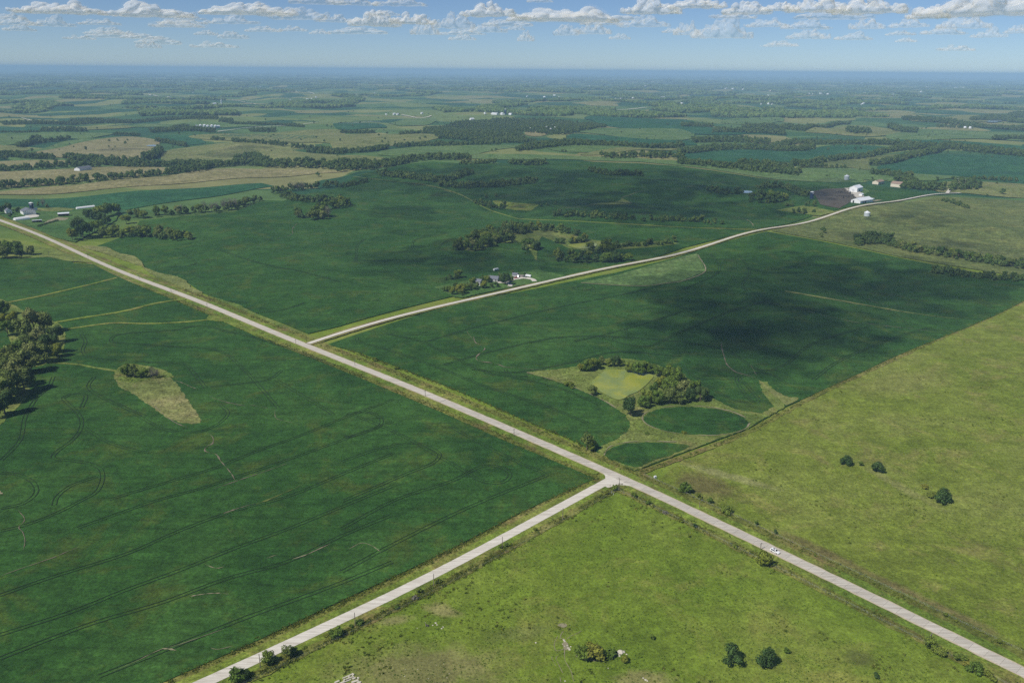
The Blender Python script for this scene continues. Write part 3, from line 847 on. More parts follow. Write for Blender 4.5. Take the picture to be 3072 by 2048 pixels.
gully(NR([(235, 540), (270, 575)]), 0.9, soyC)
gully(NR([(465, 795), (485, 830), (515, 885)]), 0.6, soyC)
gully(NR([(790, 405), (900, 440), (1000, 465), (1100, 485), (1170, 502), (1350, 525), (1620, 555), (1730, 568)]), 1.1, soyC, 'dust_soil')
gully(NR([(980, 300), (1100, 325), (1150, 355)]), 0.6, soyC, 'dust_soil')
gully(NR([(1270, 335), (1320, 365), (1440, 395)]), 0.6, soyC, 'dust_soil')
gully(BL([(1160, 195), (1182, 215), (1180, 248), (1150, 262), (1138, 290), (1200, 308), (1225, 345), (1260, 385), (1282, 412), (1306, 455)]), 1.2, soyA)
gully(BL([(840, 28), (890, 70), (940, 110), (990, 140), (1060, 165)]), 0.9, soyA)
gully(BL([(1200, 0), (1280, 25), (1400, 35), (1520, 60)]), 0.5, soyA)
gully(NL([(1200, 905), (1260, 925), (1340, 960), (1380, 965)]), 1.2, soyA)
gully(NL([(1440, 1015), (1500, 1038), (1600, 1065), (1700, 1085)]), 0.9, soyA)
gully(BL([(1230, 485), (1330, 450), (1450, 410), (1540, 378), (1615, 350)]), 0.9, soyA)
gully(BL([(1180, 500), (1300, 462)]), 0.5, soyA)
gully(BL([(1240, 636), (1340, 602), (1420, 580)]), 1.1, soyA)
gully(BL([(1420, 586), (1500, 555), (1600, 512), (1690, 470)]), lambda s: 1.9 * (1 - s) + 0.4, soyA, 'yellow_crop')
gully(BL([(-20, 992), (110, 945), (200, 915), (300, 880), (400, 838), (470, 812)]), lambda s: 1.2 - 0.7 * s, soyA)
gully(BL([(100, 615), (132, 655), (135, 680), (105, 715), (128, 740), (140, 790), (130, 845)]), 0.7, soyA)
gully(BL([(620, 1515), (760, 1455), (870, 1400), (930, 1380), (1000, 1362), (1090, 1330), (1250, 1275)]), 0.5, soyA, 'dust_soil')
gully(BL([(900, 1385), (950, 1390), (990, 1400)]), 1.5, soyA, 'dust_soil')
gully(BL([(1170, 1382), (1200, 1390), (1240, 1385), (1300, 1370)]), 0.9, soyA, 'dust_soil')
gully(BL([(1040, 1100), (1120, 1085), (1210, 1078), (1280, 1085)]), 1.0, soyA, 'dust_soil')
gully(BL([(1620, 890), (1700, 865), (1780, 828), (1845, 800)]), 0.9, soyA, 'dust_soil')
gully(BL([(1480, 885), (1550, 860)]), 0.8, soyA, 'dust_soil')
gully(BL([(1140, 920), (1200, 940), (1250, 930)]), 0.8, soyA, 'dust_soil')
gully(BL([(1525, 60), (1530, 105), (1570, 120), (1640, 135)]), 0.5, soyA, 'dust_soil')
gully(BL([(-20, 505), (0, 520), (22, 532)]), 5.0, soyA, 'dust_soil', 0.5)
gully(BM([(40, 835), (110, 800), (170, 815), (225, 855)]), 0.7, soyA, 'dust_soil')
gully(ZL([(2050, 740), (2015, 780), (2010, 820), (1900, 850)]), 1.2, soyB)
gully(NL([(1430, 305), (1560, 297), (1700, 280), (1850, 255), (1960, 245)]), 0.8, soyB, 'flattened_crop')
gully(ZM([(1330, 640), (1420, 630), (1600, 632), (1780, 612), (1900, 608), (1980, 608), (1995, 595), (1930, 570), (1990, 545), (2090, 517), (2352, 503)]), 2.2, soyD, 'dust_soil')
drape('grass_patch', ZM([(1700, 612), (1800, 600), (1900, 590), (1935, 572), (1985, 595), (1970, 608), (1800, 614)]), 'rough_grass', 4, curvy=True)
gully(ZM([(1610, 630), (1700, 650), (1800, 668)]), 1.2, soyD, 'dust_soil')
gully(ZM([(2050, 685), (2100, 665), (2150, 660)]), 1.2, soyD, 'dust_soil')
gully(ZR([(0, 500), (120, 475), (260, 460), (400, 450)]), 2.0, soyD, 'dust_soil')
gully(ZR([(300, 682), (380, 700), (450, 722), (480, 745), (485, 762)]), lambda s: 1 + 2.2 * s, soyD, 'dust_soil')
gully(ZR([(60, 355), (300, 385), (460, 405), (620, 432)]), 4.0, soyD, 'hay_tan')
def tracks(pxs, parent, gap=2.3, w=0.55):
    P = smooth_line([at(*p).xy for p in pxs], 8)
    for s in (-1, 1):
        ribbon('wheel_track', offset_line(P, s * gap / 2), w, 'flattened_crop', 3.3, step=2.0, wobble=0.9, parent=parent, world=True)
for pts in (
    [(560, 585), (590, 640), (570, 700), (620, 745), (800, 765), (1100, 785), (1270, 795), (1330, 850), (1420, 960)],
    [(1900, 640), (1700, 600), (1400, 530), (1200, 560), (900, 580), (790, 600), (770, 640), (880, 650), (1150, 670), (1400, 685), (1550, 720), (1680, 830), (1800, 960), (1920, 1100)],
    [(2300, 800), (2000, 690), (1700, 590)],
    [(1450, 950), (1650, 930), (1850, 900), (1950, 830)],
    [(370, 880), (330, 960), (240, 1040), (190, 1148)],
    [(650, 880), (610, 950), (680, 1010), (850, 1090), (1000, 1150)],
    [(430, 1030), (500, 1000), (590, 1010), (560, 1100)],
    [(1900, 900), (2100, 1020), (2250, 1110), (2300, 1148)],
): tracks(NL(pts), soyA)
for pts in (
    [(200, 0), (140, 100), (110, 230), (0, 350)],
    [(350, 0), (440, 90), (450, 160), (400, 230), (320, 290), (300, 330), (420, 345), (530, 370), (570, 420), (540, 510), (440, 570), (300, 640), (140, 700), (-20, 740)],
    [(470, 160), (600, 240), (750, 285), (850, 300)],
    [(0, 410), (100, 420), (180, 460), (200, 520), (130, 580), (0, 610)],
    [(620, 0), (760, 90), (920, 170), (1080, 185), (1200, 145), (1265, 80), (1220, 30)],
    [(1893, 110), (1700, 190), (1400, 300), (1200, 380), (900, 470), (600, 560)],
    [(1893, 230), (1500, 370), (1100, 500), (850, 570), (420, 720)],
    [(0, 1090), (300, 985), (700, 860), (1000, 730), (1300, 620), (1600, 540), (1893, 420)],
    [(0, 1310), (400, 1180), (700, 1060), (1000, 950), (1300, 830), (1600, 720), (1893, 600)],
    [(0, 1440), (500, 1250), (900, 1130), (1250, 1000), (1600, 900), (1893, 760)],
    [(550, 1540), (800, 1440), (1100, 1320), (1400, 1200), (1893, 1020)],
    [(300, 590), (320, 540), (400, 480), (540, 430)],
): tracks(BL(pts if max(q[0] for q in pts) < 1880 else (pts + [(2180, pts[-1][1] - 118)] if pts[-1][0] > pts[0][0] else [(2180, pts[0][1] - 105)] + pts)), soyA, 2.2, 0.42)
for pts in (
    [(0, 350), (200, 280), (400, 245), (500, 275), (545, 310), (500, 360), (350, 420), (0, 570)],
    [(0, 720), (300, 560), (600, 460), (720, 400), (800, 370), (900, 385), (935, 430), (880, 465), (780, 455), (700, 410), (560, 330), (350, 210), (150, 120), (30, 80)],
    [(0, 960), (300, 800), (600, 650), (850, 540), (1100, 440), (1130, 415), (1000, 360), (800, 260), (600, 150)],
    [(30, 80), (150, 75), (220, 110), (190, 165), (0, 220)],
): tracks(BM(pts), soyA, 2.2, 0.42)
for pts in (
    [(110, 610), (130, 640), (400, 720), (700, 830), (1000, 950), (1400, 1080), (1700, 1200)],
    [(300, 580), (560, 640), (760, 740), (1000, 850), (1150, 880), (1500, 960), (1800, 1080)],
    [(580, 640), (1000, 520), (1500, 400), (2000, 300), (2352, 210)],
    [(700, 800), (1100, 690), (1500, 610), (1880, 605), (2352, 640)],
    [(1900, 605), (1880, 630), (2000, 665), (2150, 660), (2352, 560)],
    [(1130, 830), (1160, 870), (1300, 880)],
    [(900, 830), (1200, 850), (1600, 780), (1900, 710), (2352, 740)],
    [(2352, 430), (2000, 540), (1600, 640)],
    [(1590, 270), (1650, 255), (1740, 262), (1680, 285), (1590, 275)],
): tracks(NM(pts), soyC)
for pts in (
    [(190, 30), (250, 110), (220, 180), (0, 280)],
    [(380, 30), (460, 150), (410, 240), (440, 290)],
    [(0, 570), (300, 440), (600, 350)],
    [(0, 640), (300, 700), (520, 830), (700, 800), (900, 650), (1300, 530)],
    [(400, 870), (370, 900), (420, 990), (480, 1050), (520, 1050), (510, 1020), (430, 930), (395, 890), (500, 850), (620, 870), (720, 930)],
    [(900, 900), (1100, 760), (1500, 600), (1700, 540)],
    [(0, 820), (200, 960), (350, 1040), (480, 1065)],
): tracks(NR(pts), soyC)
for pts in (
    [(1230, 20), (1350, 100), (1100, 130)],
    [(1500, 0), (1800, 100), (2100, 160), (2352, 230)],
    [(1300, 150), (1390, 200)],
    [(1760, 440), (1950, 420), (2100, 370)],
): tracks(NL(pts), soyB)
for pts in (
    [(100, 1010), (110, 900), (160, 850)],
    [(490, 900), (500, 860), (560, 840)],
    [(670, 910), (700, 880), (740, 860)],
    [(150, 1000), (500, 990), (800, 950)],
): tracks(ZM(pts), soyB)
# cattle paths in the near pasture
for pts, w in (([(545, 420), (548, 560), (552, 740), (600, 850), (660, 950), (690, 1050), (715, 1164)], 0.45), ([(548, 560), (480, 590), (400, 600), (370, 520), (375, 450), (430, 340)], 0.4), ([(430, 690), (400, 745), (450, 850), (520, 1000)], 0.35),
               ([(320, 700), (350, 790), (400, 880)], 0.35), ([(590, 395), (680, 330), (780, 290), (860, 240)], 0.35), ([(545, 420), (480, 370), (495, 300), (540, 250)], 0.45), ([(470, 1060), (490, 1164)], 0.4)):
    ribbon('cattle_path', Z(1600, 1850, 5.88, pts), lambda s_, w=w: w * .75 * max(.25, .8 + noise.noise(Vector((s_ * 9, w * 40, 0)))), 'dust_soil', 2, step=0.6, wobble=0.9, over=0.0)
for pts in ([(440, 150), (480, 125), (560, 122), (600, 150), (580, 185), (530, 195), (480, 175)], [(505, 480), (540, 430), (600, 470), (600, 560), (550, 580), (520, 540)], [(740, 650), (780, 640), (900, 680), (1040, 740), (1200, 745), (1210, 775), (1030, 785), (900, 750), (760, 700)]):
    drape('bare_soil', Z(1600, 1850, 5.88, pts), 'dust_soil', 2.2, curvy=True, spacing=0.6, rough=0.9)
# distant lanes
for pts, w in ((UL([(1600, 695), (1680, 708), (1765, 723)]), 8), (UL([(150, 818), (215, 836), (280, 856)]), 7), (UL([(1500, 912), (1640, 892), (1860, 876), (2080, 862), (2352, 851)]), 7), (UM([(-20, 853), (130, 850), (270, 845)]), 7),
               (UM([(415, 795), (470, 806), (530, 818), (590, 812), (625, 800)]), 9), (UM([(1230, 788), (1400, 783), (1560, 781)]), 12), (UM([(1800, 769), (1950, 760), (2100, 745), (2200, 735)]), 14), (UL([(2040, 638), (2140, 642), (2260, 650)]), 12), (UL([(980, 655), (1030, 656), (1070, 664), (1180, 680)]), 14), (UL([(430, 877), (470, 882), (520, 896)]), 7)):
    ribbon('far_road', pts, w, 'gravel', 4, step=25)

# ------------------------------------------------------------------ foliage prototypes
def lobed(n_lobes, rx, rz, zc, seed, low=0.0):
    rg = np.random.default_rng(seed)
    out = []
    while len(out) < n_lobes:
        d = rg.normal(size=3); d /= np.linalg.norm(d)
        if d[2] < -0.75: continue
        k = 0.35 + 0.45 * rg.random()
        c = np.array([d[0] * rx * k, d[1] * rx * k, zc + d[2] * rz * k + low])
        out.append((c, (0.30 + 0.22 * rg.random()) * rx, (0.30 + 0.2 * rg.random()) * rz))
    return out

def leaf_cloud(lobes, n, size, seed, flat=0.35, zmin=0.02):
    rg = np.random.default_rng(seed)
    V, F = [], []
    w = np.array([l[1] ** 2 for l in lobes]); w /= w.sum()
    pick = rg.choice(len(lobes), n, p=w)
    for i in pick:
        c, r, rz = lobes[i]
        d = rg.normal(size=3); d /= np.linalg.norm(d)
        k = 0.72 + 0.34 * rg.random()
        p = c + d * np.array([r, r, rz]) * k
        if p[2] < zmin: p[2] = zmin + 0.02 * rg.random()
        nrm = d + rg.normal(size=3) * flat + np.array([0, 0, 0.25])
        nrm /= np.linalg.norm(nrm)
        a = np.cross(nrm, rg.normal(size=3)); a /= np.linalg.norm(a)
        b = np.cross(nrm, a)
        s1, s2 = size * (0.6 + 0.8 * rg.random()), size * (0.45 + 0.6 * rg.random())
        o = len(V)
        V += [tuple(p - a * s1), tuple(p - b * s2 * 0.9 + nrm * s1 * 0.12), tuple(p + a * s1), tuple(p + b * s2 + nrm * s1 * 0.12)]
        F.append((o, o + 1, o + 2, o + 3))
    return V, F

def ico(c, r, rz, seed, sub=1):
    bm = bmesh.new()
    bmesh.ops.create_icosphere(bm, subdivisions=sub, radius=1.0)
    V = []
    for v in bm.verts:
        k = 1 + 0.18 * noise.noise(v.co * 1.7 + Vector((seed, 0, 0)))
        V.append((c[0] + v.co.x * r * k, c[1] + v.co.y * r * k, c[2] + v.co.z * rz * k))
    F = [tuple(v.index for v in f.verts) for f in bm.faces]
    bm.free()
    return V, F

def make_mesh(name, V, F, mat):
    me = bpy.data.meshes.new(name)
    me.from_pydata(V, [], F)
    me.materials.append(MATS[mat])
    me.update()
    return me

def tube(P, R, n=6):
    V, F = [], []
    for i, (p, r) in enumerate(zip(P, R)):
        p = Vector(p)
        d = (Vector(P[min(i + 1, len(P) - 1)]) - Vector(P[max(i - 1, 0)])).normalized()
        a = d.orthogonal().normalized(); b = d.cross(a)
        for k in range(n):
            t_ = 2 * math.pi * k / n
            V.append(tuple(p + (a * math.cos(t_) + b * math.sin(t_)) * r))
        if i:
            for k in range(n):
                F.append(((i - 1) * n + k, (i - 1) * n + (k + 1) % n, i * n + (k + 1) % n, i * n + k))
    F.append(tuple(range(len(V) - n, len(V))))
    return V, F

def join(parts):
    V, F = [], []
    for v, f in parts:
        o = len(V)
        V += v
        F += [tuple(i + o for i in q) for q in f]
    return V, F

def crown(seed, mat, n=1500, rx=0.36, rz=0.40, zc=0.58, lob=11, size=0.034, core=True):
    L = lobed(lob, rx, rz, zc, seed)
    parts = [leaf_cloud(L, n, size, seed + 50)]
    if core:
        for i, (c, r, z_) in enumerate(L):
            parts.append(ico(c, r * 0.72, z_ * 0.72, seed + i))
    V, F = join(parts)
    return make_mesh('crown', V, F, mat)

def trunk(seed, h=0.55, r=0.022):
    rg = random.Random(seed)
    parts = [tube([(0, 0, -0.03), (0.01, 0, h * 0.4), (rg.uniform(-.03, .03), rg.uniform(-.03, .03), h)], [r * 1.3, r, r * 0.6])]
    for k in range(5):
        a = k * 1.257 + rg.random()
        z0 = h * (0.45 + 0.1 * k)
        parts.append(tube([(0, 0, z0), (math.cos(a) * .12, math.sin(a) * .12, z0 + .12), (math.cos(a) * .24, math.sin(a) * .24, z0 + .25)], [r * .55, r * .4, r * .15], 5))
    V, F = join(parts)
    return make_mesh('trunk', V, F, 'bark')

TRUNKS = [trunk(s) for s in (1, 2, 3)]
CROWNS = {
 'grove': [crown(11, 'leaf_grove'), crown(12, 'leaf_grove', rx=0.42, rz=0.36, zc=0.55), crown(13, 'leaf_grove', rx=0.33, rz=0.42, zc=0.55), crown(14, 'leaf_grove', rx=0.40, rz=0.40, zc=0.55, lob=14)],
 'green': [crown(21, 'leaf_green'), crown(22, 'leaf_green', rx=0.44, rz=0.36, zc=0.53), crown(23, 'leaf_green', rx=0.40, rz=0.42, zc=0.52, lob=14)],
 'yellow': [crown(31, 'leaf_yellow', rx=0.40, zc=0.54)],
 'dark': [crown(41, 'leaf_dark', rx=0.34, rz=0.44, zc=0.54)],
 'grey': [crown(51, 'leaf_grey', n=500, rx=0.36, zc=0.58, core=False, size=0.022)],
 'rust': [crown(61, 'leaf_rust', rx=0.3, zc=0.55)],
 'open': [crown(71, 'leaf_grove', n=700, rx=0.28, rz=0.38, zc=0.60, core=False, size=0.032)],
}
def conifer_mesh(seed):
    rg = np.random.default_rng(seed)
    V, F = [], []
    for i in range(700):
        z = rg.random() ** 1.3
        r = 0.26 * (1 - z) * (0.75 + 0.4 * rg.random()) + 0.01
        a = rg.random() * 6.283
        p = np.array([r * math.cos(a), r * math.sin(a), 0.06 + 0.94 * z])
        out = np.array([math.cos(a), math.sin(a), -0.35])
        side = np.array([-math.sin(a), math.cos(a), 0])
        s = 0.05 * (1.2 - z)
        o = len(V)
        V += [tuple(p - side * s), tuple(p + out * s * 1.6), tuple(p + side * s), tuple(p - out * s + np.array([0, 0, s]))]
        F.append((o, o + 1, o + 2, o + 3))
    return make_mesh('crown', V, F, 'leaf_dark')
CROWNS['conifer'] = [conifer_mesh(5)]
def dead_limbs(seed):
    rg = random.Random(seed)
    parts = []
    for k in range(26):
        a = rg.random() * 6.28
        z0 = rg.uniform(.25, .6)
        L = rg.uniform(.2, .4)
        e = rg.uniform(.5, 1.2)
        p1 = (math.cos(a) * L * .4, math.sin(a) * L * .4, z0 + L * .4 * e)
        p2 = (math.cos(a + .2) * L, math.sin(a + .2) * L, z0 + L * e)
        parts.append(tube([(0, 0, z0), p1, p2], [.012, .008, .003], 4))
    V, F = join(parts)
    return make_mesh('branches', V, F, 'leaf_grey')
DEAD = dead_limbs(3)
def bush_mesh(seed, mat, n=650, rx=0.5, rz=0.42, lob=8, size=0.06):
    L = lobed(lob, rx, rz, rz * 0.85, seed)
    parts = [leaf_cloud(L, n, size, seed + 9, zmin=0.0)]
    for i, (c, r, z_) in enumerate(L):
        parts.append(ico(c, r * 0.6, z_ * 0.6, seed + i))
    V, F = join(parts)
    return make_mesh('shrub', V, F, mat)
BUSH = {
 'green': [bush_mesh(1, 'leaf_green'), bush_mesh(2, 'leaf_green', rx=0.5, rz=0.5), bush_mesh(3, 'leaf_green', lob=11)],
 'round': [bush_mesh(4, 'leaf_dark', n=1000, rx=0.5, rz=0.5, lob=13, size=0.05), bush_mesh(5, 'leaf_dark', n=1000, rx=0.48, rz=0.55, lob=13, size=0.05)],
 'yellow': [bush_mesh(6, 'leaf_yellow'), bush_mesh(7, 'leaf_yellow', lob=10)],
 'grey': [bush_mesh(8, 'leaf_grey', n=420)],
 'weed': [bush_mesh(9, 'weed_leaf'), bush_mesh(10, 'weed_leaf', rz=0.3)],
}

# far-off tree shapes for the woods that read as one mass
def far_tree(seed, n=150):
    L = lobed(7, 0.40, 0.42, 0.52, seed)
    parts = [leaf_cloud(L, n, 0.085, seed + 3)]
    for i, (c, r, z_) in enumerate(L):
        parts.append(ico(c, r * 0.85, z_ * 0.85, seed + i))
    parts.append(tube([(0, 0, -.05), (0, 0, .4)], [.03, .02], 5))
    V, F = join(parts)
    me = make_mesh('woodland_tree', V, F, 'leaf_far')
    return me
def far_clump(seed):
    rg = random.Random(seed)
    parts = []
    for i in range(12):
        x, y = rg.uniform(-1, 1), rg.uniform(-1, 1)
        h = rg.uniform(.28, .46)
        parts.append(ico((x, y, h * .5), h * rg.uniform(.55, .85), h * .62, seed * 20 + i))
    V, F = join(parts)
    V2, F2 = leaf_cloud([((v[0], v[1], v[2])and(np.array(v)), .06, .06) for v in V[::6]], 260, 0.07, seed)
    V, F = join([(V, F), (V2, F2)])
    return make_mesh('woodland_clump', V, F, 'leaf_far')

def scatter(name, pts, sizes, protos, label, zsquash=0.12):
    """one object of stuff: mesh points carrying instances by geometry nodes"""
    me = bpy.data.meshes.new(name)
    me.from_pydata([tuple(p) for p in pts], [], [])
    a = me.attributes.new('size', 'FLOAT', 'POINT')
    a.data.foreach_set('value', np.array(sizes, dtype=np.float32))
    o = bpy.data.objects.new(name, me)
    COL.objects.link(o)
    ng = bpy.data.node_groups.new(name, 'GeometryNodeTree')
    ng.interface.new_socket('Geometry', in_out='INPUT', socket_type='NodeSocketGeometry')
    ng.interface.new_socket('Geometry', in_out='OUTPUT', socket_type='NodeSocketGeometry')
    gi, go = ng.nodes.new('NodeGroupInput'), ng.nodes.new('NodeGroupOutput')
    iop = ng.nodes.new('GeometryNodeInstanceOnPoints')
    gti = ng.nodes.new('GeometryNodeGeometryToInstance')
    for k, me_p in enumerate(protos):
        po = bpy.data.objects.new(name + '_source', me_p)
        oi = ng.nodes.new('GeometryNodeObjectInfo')
        oi.inputs['Object'].default_value = po
        ng.links.new(oi.outputs['Geometry'], gti.inputs[0])
    # several sources: one instance each
    ng.nodes.remove(gti)
    jn = ng.nodes.new('GeometryNodeJoinGeometry')
    for nd in list(ng.nodes):
        if nd.bl_idname == 'GeometryNodeObjectInfo':
            g2 = ng.nodes.new('GeometryNodeGeometryToInstance')
            ng.links.new(nd.outputs['Geometry'], g2.inputs[0])
            ng.links.new(g2.outputs[0], jn.inputs[0])
    ng.links.new(jn.outputs[0], iop.inputs['Instance'])
    iop.inputs['Pick Instance'].default_value = True
    ri = ng.nodes.new('FunctionNodeRandomValue'); ri.data_type = 'INT'
    ri.inputs['Min'].default_value = 0; ri.inputs['Max'].default_value = len(protos) - 1
    ints = [s for s in ri.outputs if s.type == 'INT'][0]
    for s in ri.inputs:
        if s.type == 'INT' and s.name == 'Min': s.default_value = 0
        if s.type == 'INT' and s.name == 'Max': s.default_value = len(protos) - 1
    ng.links.new(ints, iop.inputs['Instance Index'])
    rr = ng.nodes.new('FunctionNodeRandomValue'); rr.data_type = 'FLOAT_VECTOR'
    vmx = [s for s in rr.inputs if s.type == 'VECTOR' and s.name == 'Max'][0]
    vmn = [s for s in rr.inputs if s.type == 'VECTOR' and s.name == 'Min'][0]
    vmn.default_value = (-0.08, -0.08, 0); vmx.default_value = (0.08, 0.08, 6.283)
    vo_ = [s for s in rr.outputs if s.type == 'VECTOR'][0]
    ng.links.new(vo_, iop.inputs['Rotation'])
    na = ng.nodes.new('GeometryNodeInputNamedAttribute'); na.data_type = 'FLOAT'
    na.inputs['Name'].default_value = 'size'
    fl = [s for s in na.outputs if s.name == 'Attribute' and s.enabled]
    ng.links.new((fl or list(na.outputs))[0], iop.inputs['Scale'])
    ng.links.new(gi.outputs[0], iop.inputs['Points'])
    ng.links.new(iop.outputs[0], go.inputs[0])
    md = o.modifiers.new('scatter', 'NODES')
    md.node_group = ng
    tag(o, label, kind='stuff')
    return o

# ------------------------------------------------------------------ trees
TREES = []          # (x, y, height, kind, grove, px_size, px)
def proj(v):
    d = Vector(v) - Vector((0, 0, CAMZ))
    return d.dot(_r) / d.dot(_f) * FPX + 1536, 1024 - d.dot(_u) / d.dot(_f) * FPX, d.dot(_f)
def add_tree(x, y, h, kind, grove):
    sx, sy, dep = proj((x, y, H(x, y)))
    if dep < 10: return
    TREES.append((x, y, h, kind, grove, h * FPX / dep, sx))
def strip(pts, width, h, grove, kinds=('green',), dens=1.0, grey=0.0):
    h *= 1.18; width *= 1.18
    P = resample(smooth_line([at(*p).xy for p in pts], 4), max(2.0, 0.62 * h))
    for p in P:
        back = p.normalized()
        rows = max(1, int(width / (0.62 * h) + 0.5))
        for k in range(rows):
            if random.random() > dens: continue
            q = p + back * (k * 0.62 * h + random.uniform(-.25, .25) * h) + Vector((random.uniform(-.35, .35), random.uniform(-.35, .35))) * h
            hh = h * random.uniform(0.62, 1.12) * (0.8 if k == 0 else 1.0)
            kd = 'grey' if random.random() < grey else random.choice(kinds)
            add_tree(q.x, q.y, hh, kd, grove)
def block(poly, h, grove, dens=1.0, kinds=('green', 'grove')):
    W = [at(*p).xy for p in poly]
    xs = [w.x for w in W]; ys = [w.y for w in W]
    s = 0.75 * h
    def ins(x, y):
        r = False; j = len(W) - 1
        for i in range(len(W)):
            if (W[i].y > y) != (W[j].y > y) and x < (W[j].x - W[i].x) * (y - W[i].y) / (W[j].y - W[i].y) + W[i].x: r = not r
            j = i
        return r
    y = min(ys)
    while y < max(ys):
        x = min(xs)
        while x < max(xs):
            a, b = x + random.uniform(-.4, .4) * s, y + random.uniform(-.4, .4) * s
            if random.random() < dens and ins(a, b):
                add_tree(a, b, h * random.uniform(.65, 1.15), random.choice(kinds), grove)
            x += s
        y += s
def singles(pts, grove):
    """(px, py of the foot, height in photograph pixels, kind)"""
    for px, py, hp, kind in pts:
        p = at(px, py)
        add_tree(p.x, p.y, hp / pxm(px, py) / 0.93, kind, grove)

G = 'left edge grove'
for x, y, hz, kd in [(30, 455, 120, 'green'), (100, 520, 110, 'yellow'), (240, 575, 190, 'grove'), (330, 570, 150, 'grove'), (390, 640, 130, 'dark'), (60, 600, 130, 'green'), (170, 630, 170, 'grove'), (280, 680, 160, 'grove'), (350, 720, 150, 'dark'), (400, 740, 110, 'yellow'),
                     (130, 740, 130, 'green'), (230, 790, 170, 'grove'), (310, 780, 150, 'grove'), (60, 820, 170, 'grove'), (150, 860, 190, 'grove'), (220, 850, 150, 'grove'), (30, 920, 190, 'grove'), (120, 950, 200, 'grove'), (90, 1010, 200, 'grove'), (170, 985, 190, 'grove'), (20, 1060, 200, 'grove'), (40, 1140, 190, 'dark'), (-30, 1000, 200, 'grove'), (-20, 1160, 160, 'dark'), (-50, 870, 180, 'grove'), (270, 740, 130, 'grove'), (200, 700, 130, 'grove'), (20, 520, 90, 'yellow')]:
    singles([(x / 2.297, 750 + y / 2.297, hz / 2.297, kd)], G)
G = 'grass island clump'
singles([(380, 1133, 42, 'green'), (402, 1135, 44, 'grove'), (425, 1137, 30, 'green'), (440, 1134, 34, 'green'), (461, 1138, 38, 'grey'), (472, 1136, 28, 'grey')], G)
G = 'algae pond ring'
for x, y, hz, kd in [(1650, 842, 70, 'yellow'), (1690, 838, 95, 'green'), (1730, 832, 100, 'green'), (1755, 825, 80, 'green'), (1790, 800, 75, 'grove'), (1840, 808, 60, 'green'), (1885, 808, 90, 'dark'), (1925, 806, 60, 'green'), (1990, 850, 85, 'green'), (2040, 862, 105, 'green'), (2090, 862, 105, 'green'), (2125, 858, 90, 'green'), (2190, 880, 90, 'green'), (2250, 910, 120, 'green'), (2310, 920, 120, 'green'), (2200, 960, 110, 'yellow'), (2260, 990, 130, 'green'), (2340, 1010, 130, 'grove'), (2150, 1010, 100, 'green'), (2100, 1060, 110, 'green'), (2080, 1090, 100, 'green'), (2180, 1070, 120, 'green'), (2260, 1065, 120, 'grove'), (2330, 1065, 110, 'grove'), (1990, 1148, 150, 'dark'), (1725, 1005, 85, 'grove'), (2400, 1050, 110, 'dark'), (2470, 1050, 120, 'dark'), (2440, 1000, 110, 'green'), (2500, 1030, 90, 'dark')]:
    singles([(1024 + x / 2.297, 750 + y / 2.297, hz / 2.297, kd)], G)
singles([(1760, 1352, 66, 'open'), (1772, 1354, 40, 'green')], 'corner of pond field')
G = 'middle field creek grove'
strip(ZM([(800, 925), (900, 930), (1000, 912), (1060, 880), (1200, 862)]), 26, 15, G, ('green', 'grove', 'green', 'dark'))
strip(ZM([(900, 890), (1060, 840), (1200, 820), (1300, 800)]), 24, 14, G, ('green', 'dark'))
strip(ZM([(1130, 790), (1300, 790), (1480, 800), (1640, 830)]), 18, 11, G, ('yellow', 'green', 'green'))
strip(ZM([(1262, 925), (1310, 935), (1355, 915)]), 14, 14, G, ('dark', 'green'))
G = 'by the small far pond'
strip(ZM([(1500, 885), (1600, 880), (1700, 862)]), 12, 11, G, ('green', 'yellow'))
strip(ZM([(1730, 945), (1800, 945), (1870, 925)]), 14, 13, G, ('green',))
strip(ZM([(1870, 910), (2000, 900), (2150, 890), (2320, 880)]), 10, 10, G, ('green', 'dark'), 0.8)
strip(ZM([(1470, 1005), (1620, 1010), (1780, 1015), (1900, 1005), (1990, 1000)]), 20, 14, G, ('dark', 'green', 'dark'))
G = 'tree line below left farmstead'
strip(ZL([(700, 832), (900, 840), (1050, 842), (1200, 860), (1320, 862)]), 22, 14, G, ('green', 'grove', 'green'))
G = 'beside the left farmstead'
singles([(235, 712, 62, 'dark'), (218, 722, 40, 'yellow'), (250, 716, 50, 'dark'), (270, 660, 34, 'dark'), (285, 662, 30, 'dark'), (300, 655, 40, 'green'), (318, 652, 40, 'green'), (334, 647, 36, 'green'), (352, 642, 34, 'green'), (308, 676, 38, 'dark'), (322, 680, 34, 'dark'), (270, 708, 40, 'green'), (285, 700, 40, 'green'), (298, 692, 34, 'green'), (380, 672, 30, 'green'), (262, 655, 28, 'dark'), (12, 640, 26, 'dark'), (26, 634, 26, 'dark'), (57, 641, 24, 'dark'), (33, 655, 18, 'dark'), (130, 622, 26, 'grey'), (112, 622, 18, 'dark'), (140, 626, 18, 'dark'), (0, 645, 26, 'dark')], G)
G = 'dark left edge clump'
strip(ZL([(-40, 965), (60, 975), (150, 975), (230, 968)]), 30, 17, G, ('dark', 'green', 'grove'))
G = 'upper left grey tree line'
strip(ZL([(930, 702), (1060, 695), (1250, 680), (1400, 666), (1620, 642), (1700, 610), (1780, 582)]), 20, 14, G, ('green', 'grove'), 1, 0.12)
singles([(x / 2.297, 350 + y / 2.297, hz / 2.297, 'grey') for x, y, hz in [(1560, 645, 75), (1595, 645, 80), (1620, 640, 70), (1460, 655, 60), (1490, 655, 65), (1250, 668, 60), (1220, 668, 50), (1540, 640, 60)]], G)
G = 'woods behind middle field'
strip(ZL([(1880, 535), (2000, 515), (2100, 502), (2250, 490), (2352, 482)]), 18, 13, G, ('green', 'grove'), 1, 0.15)
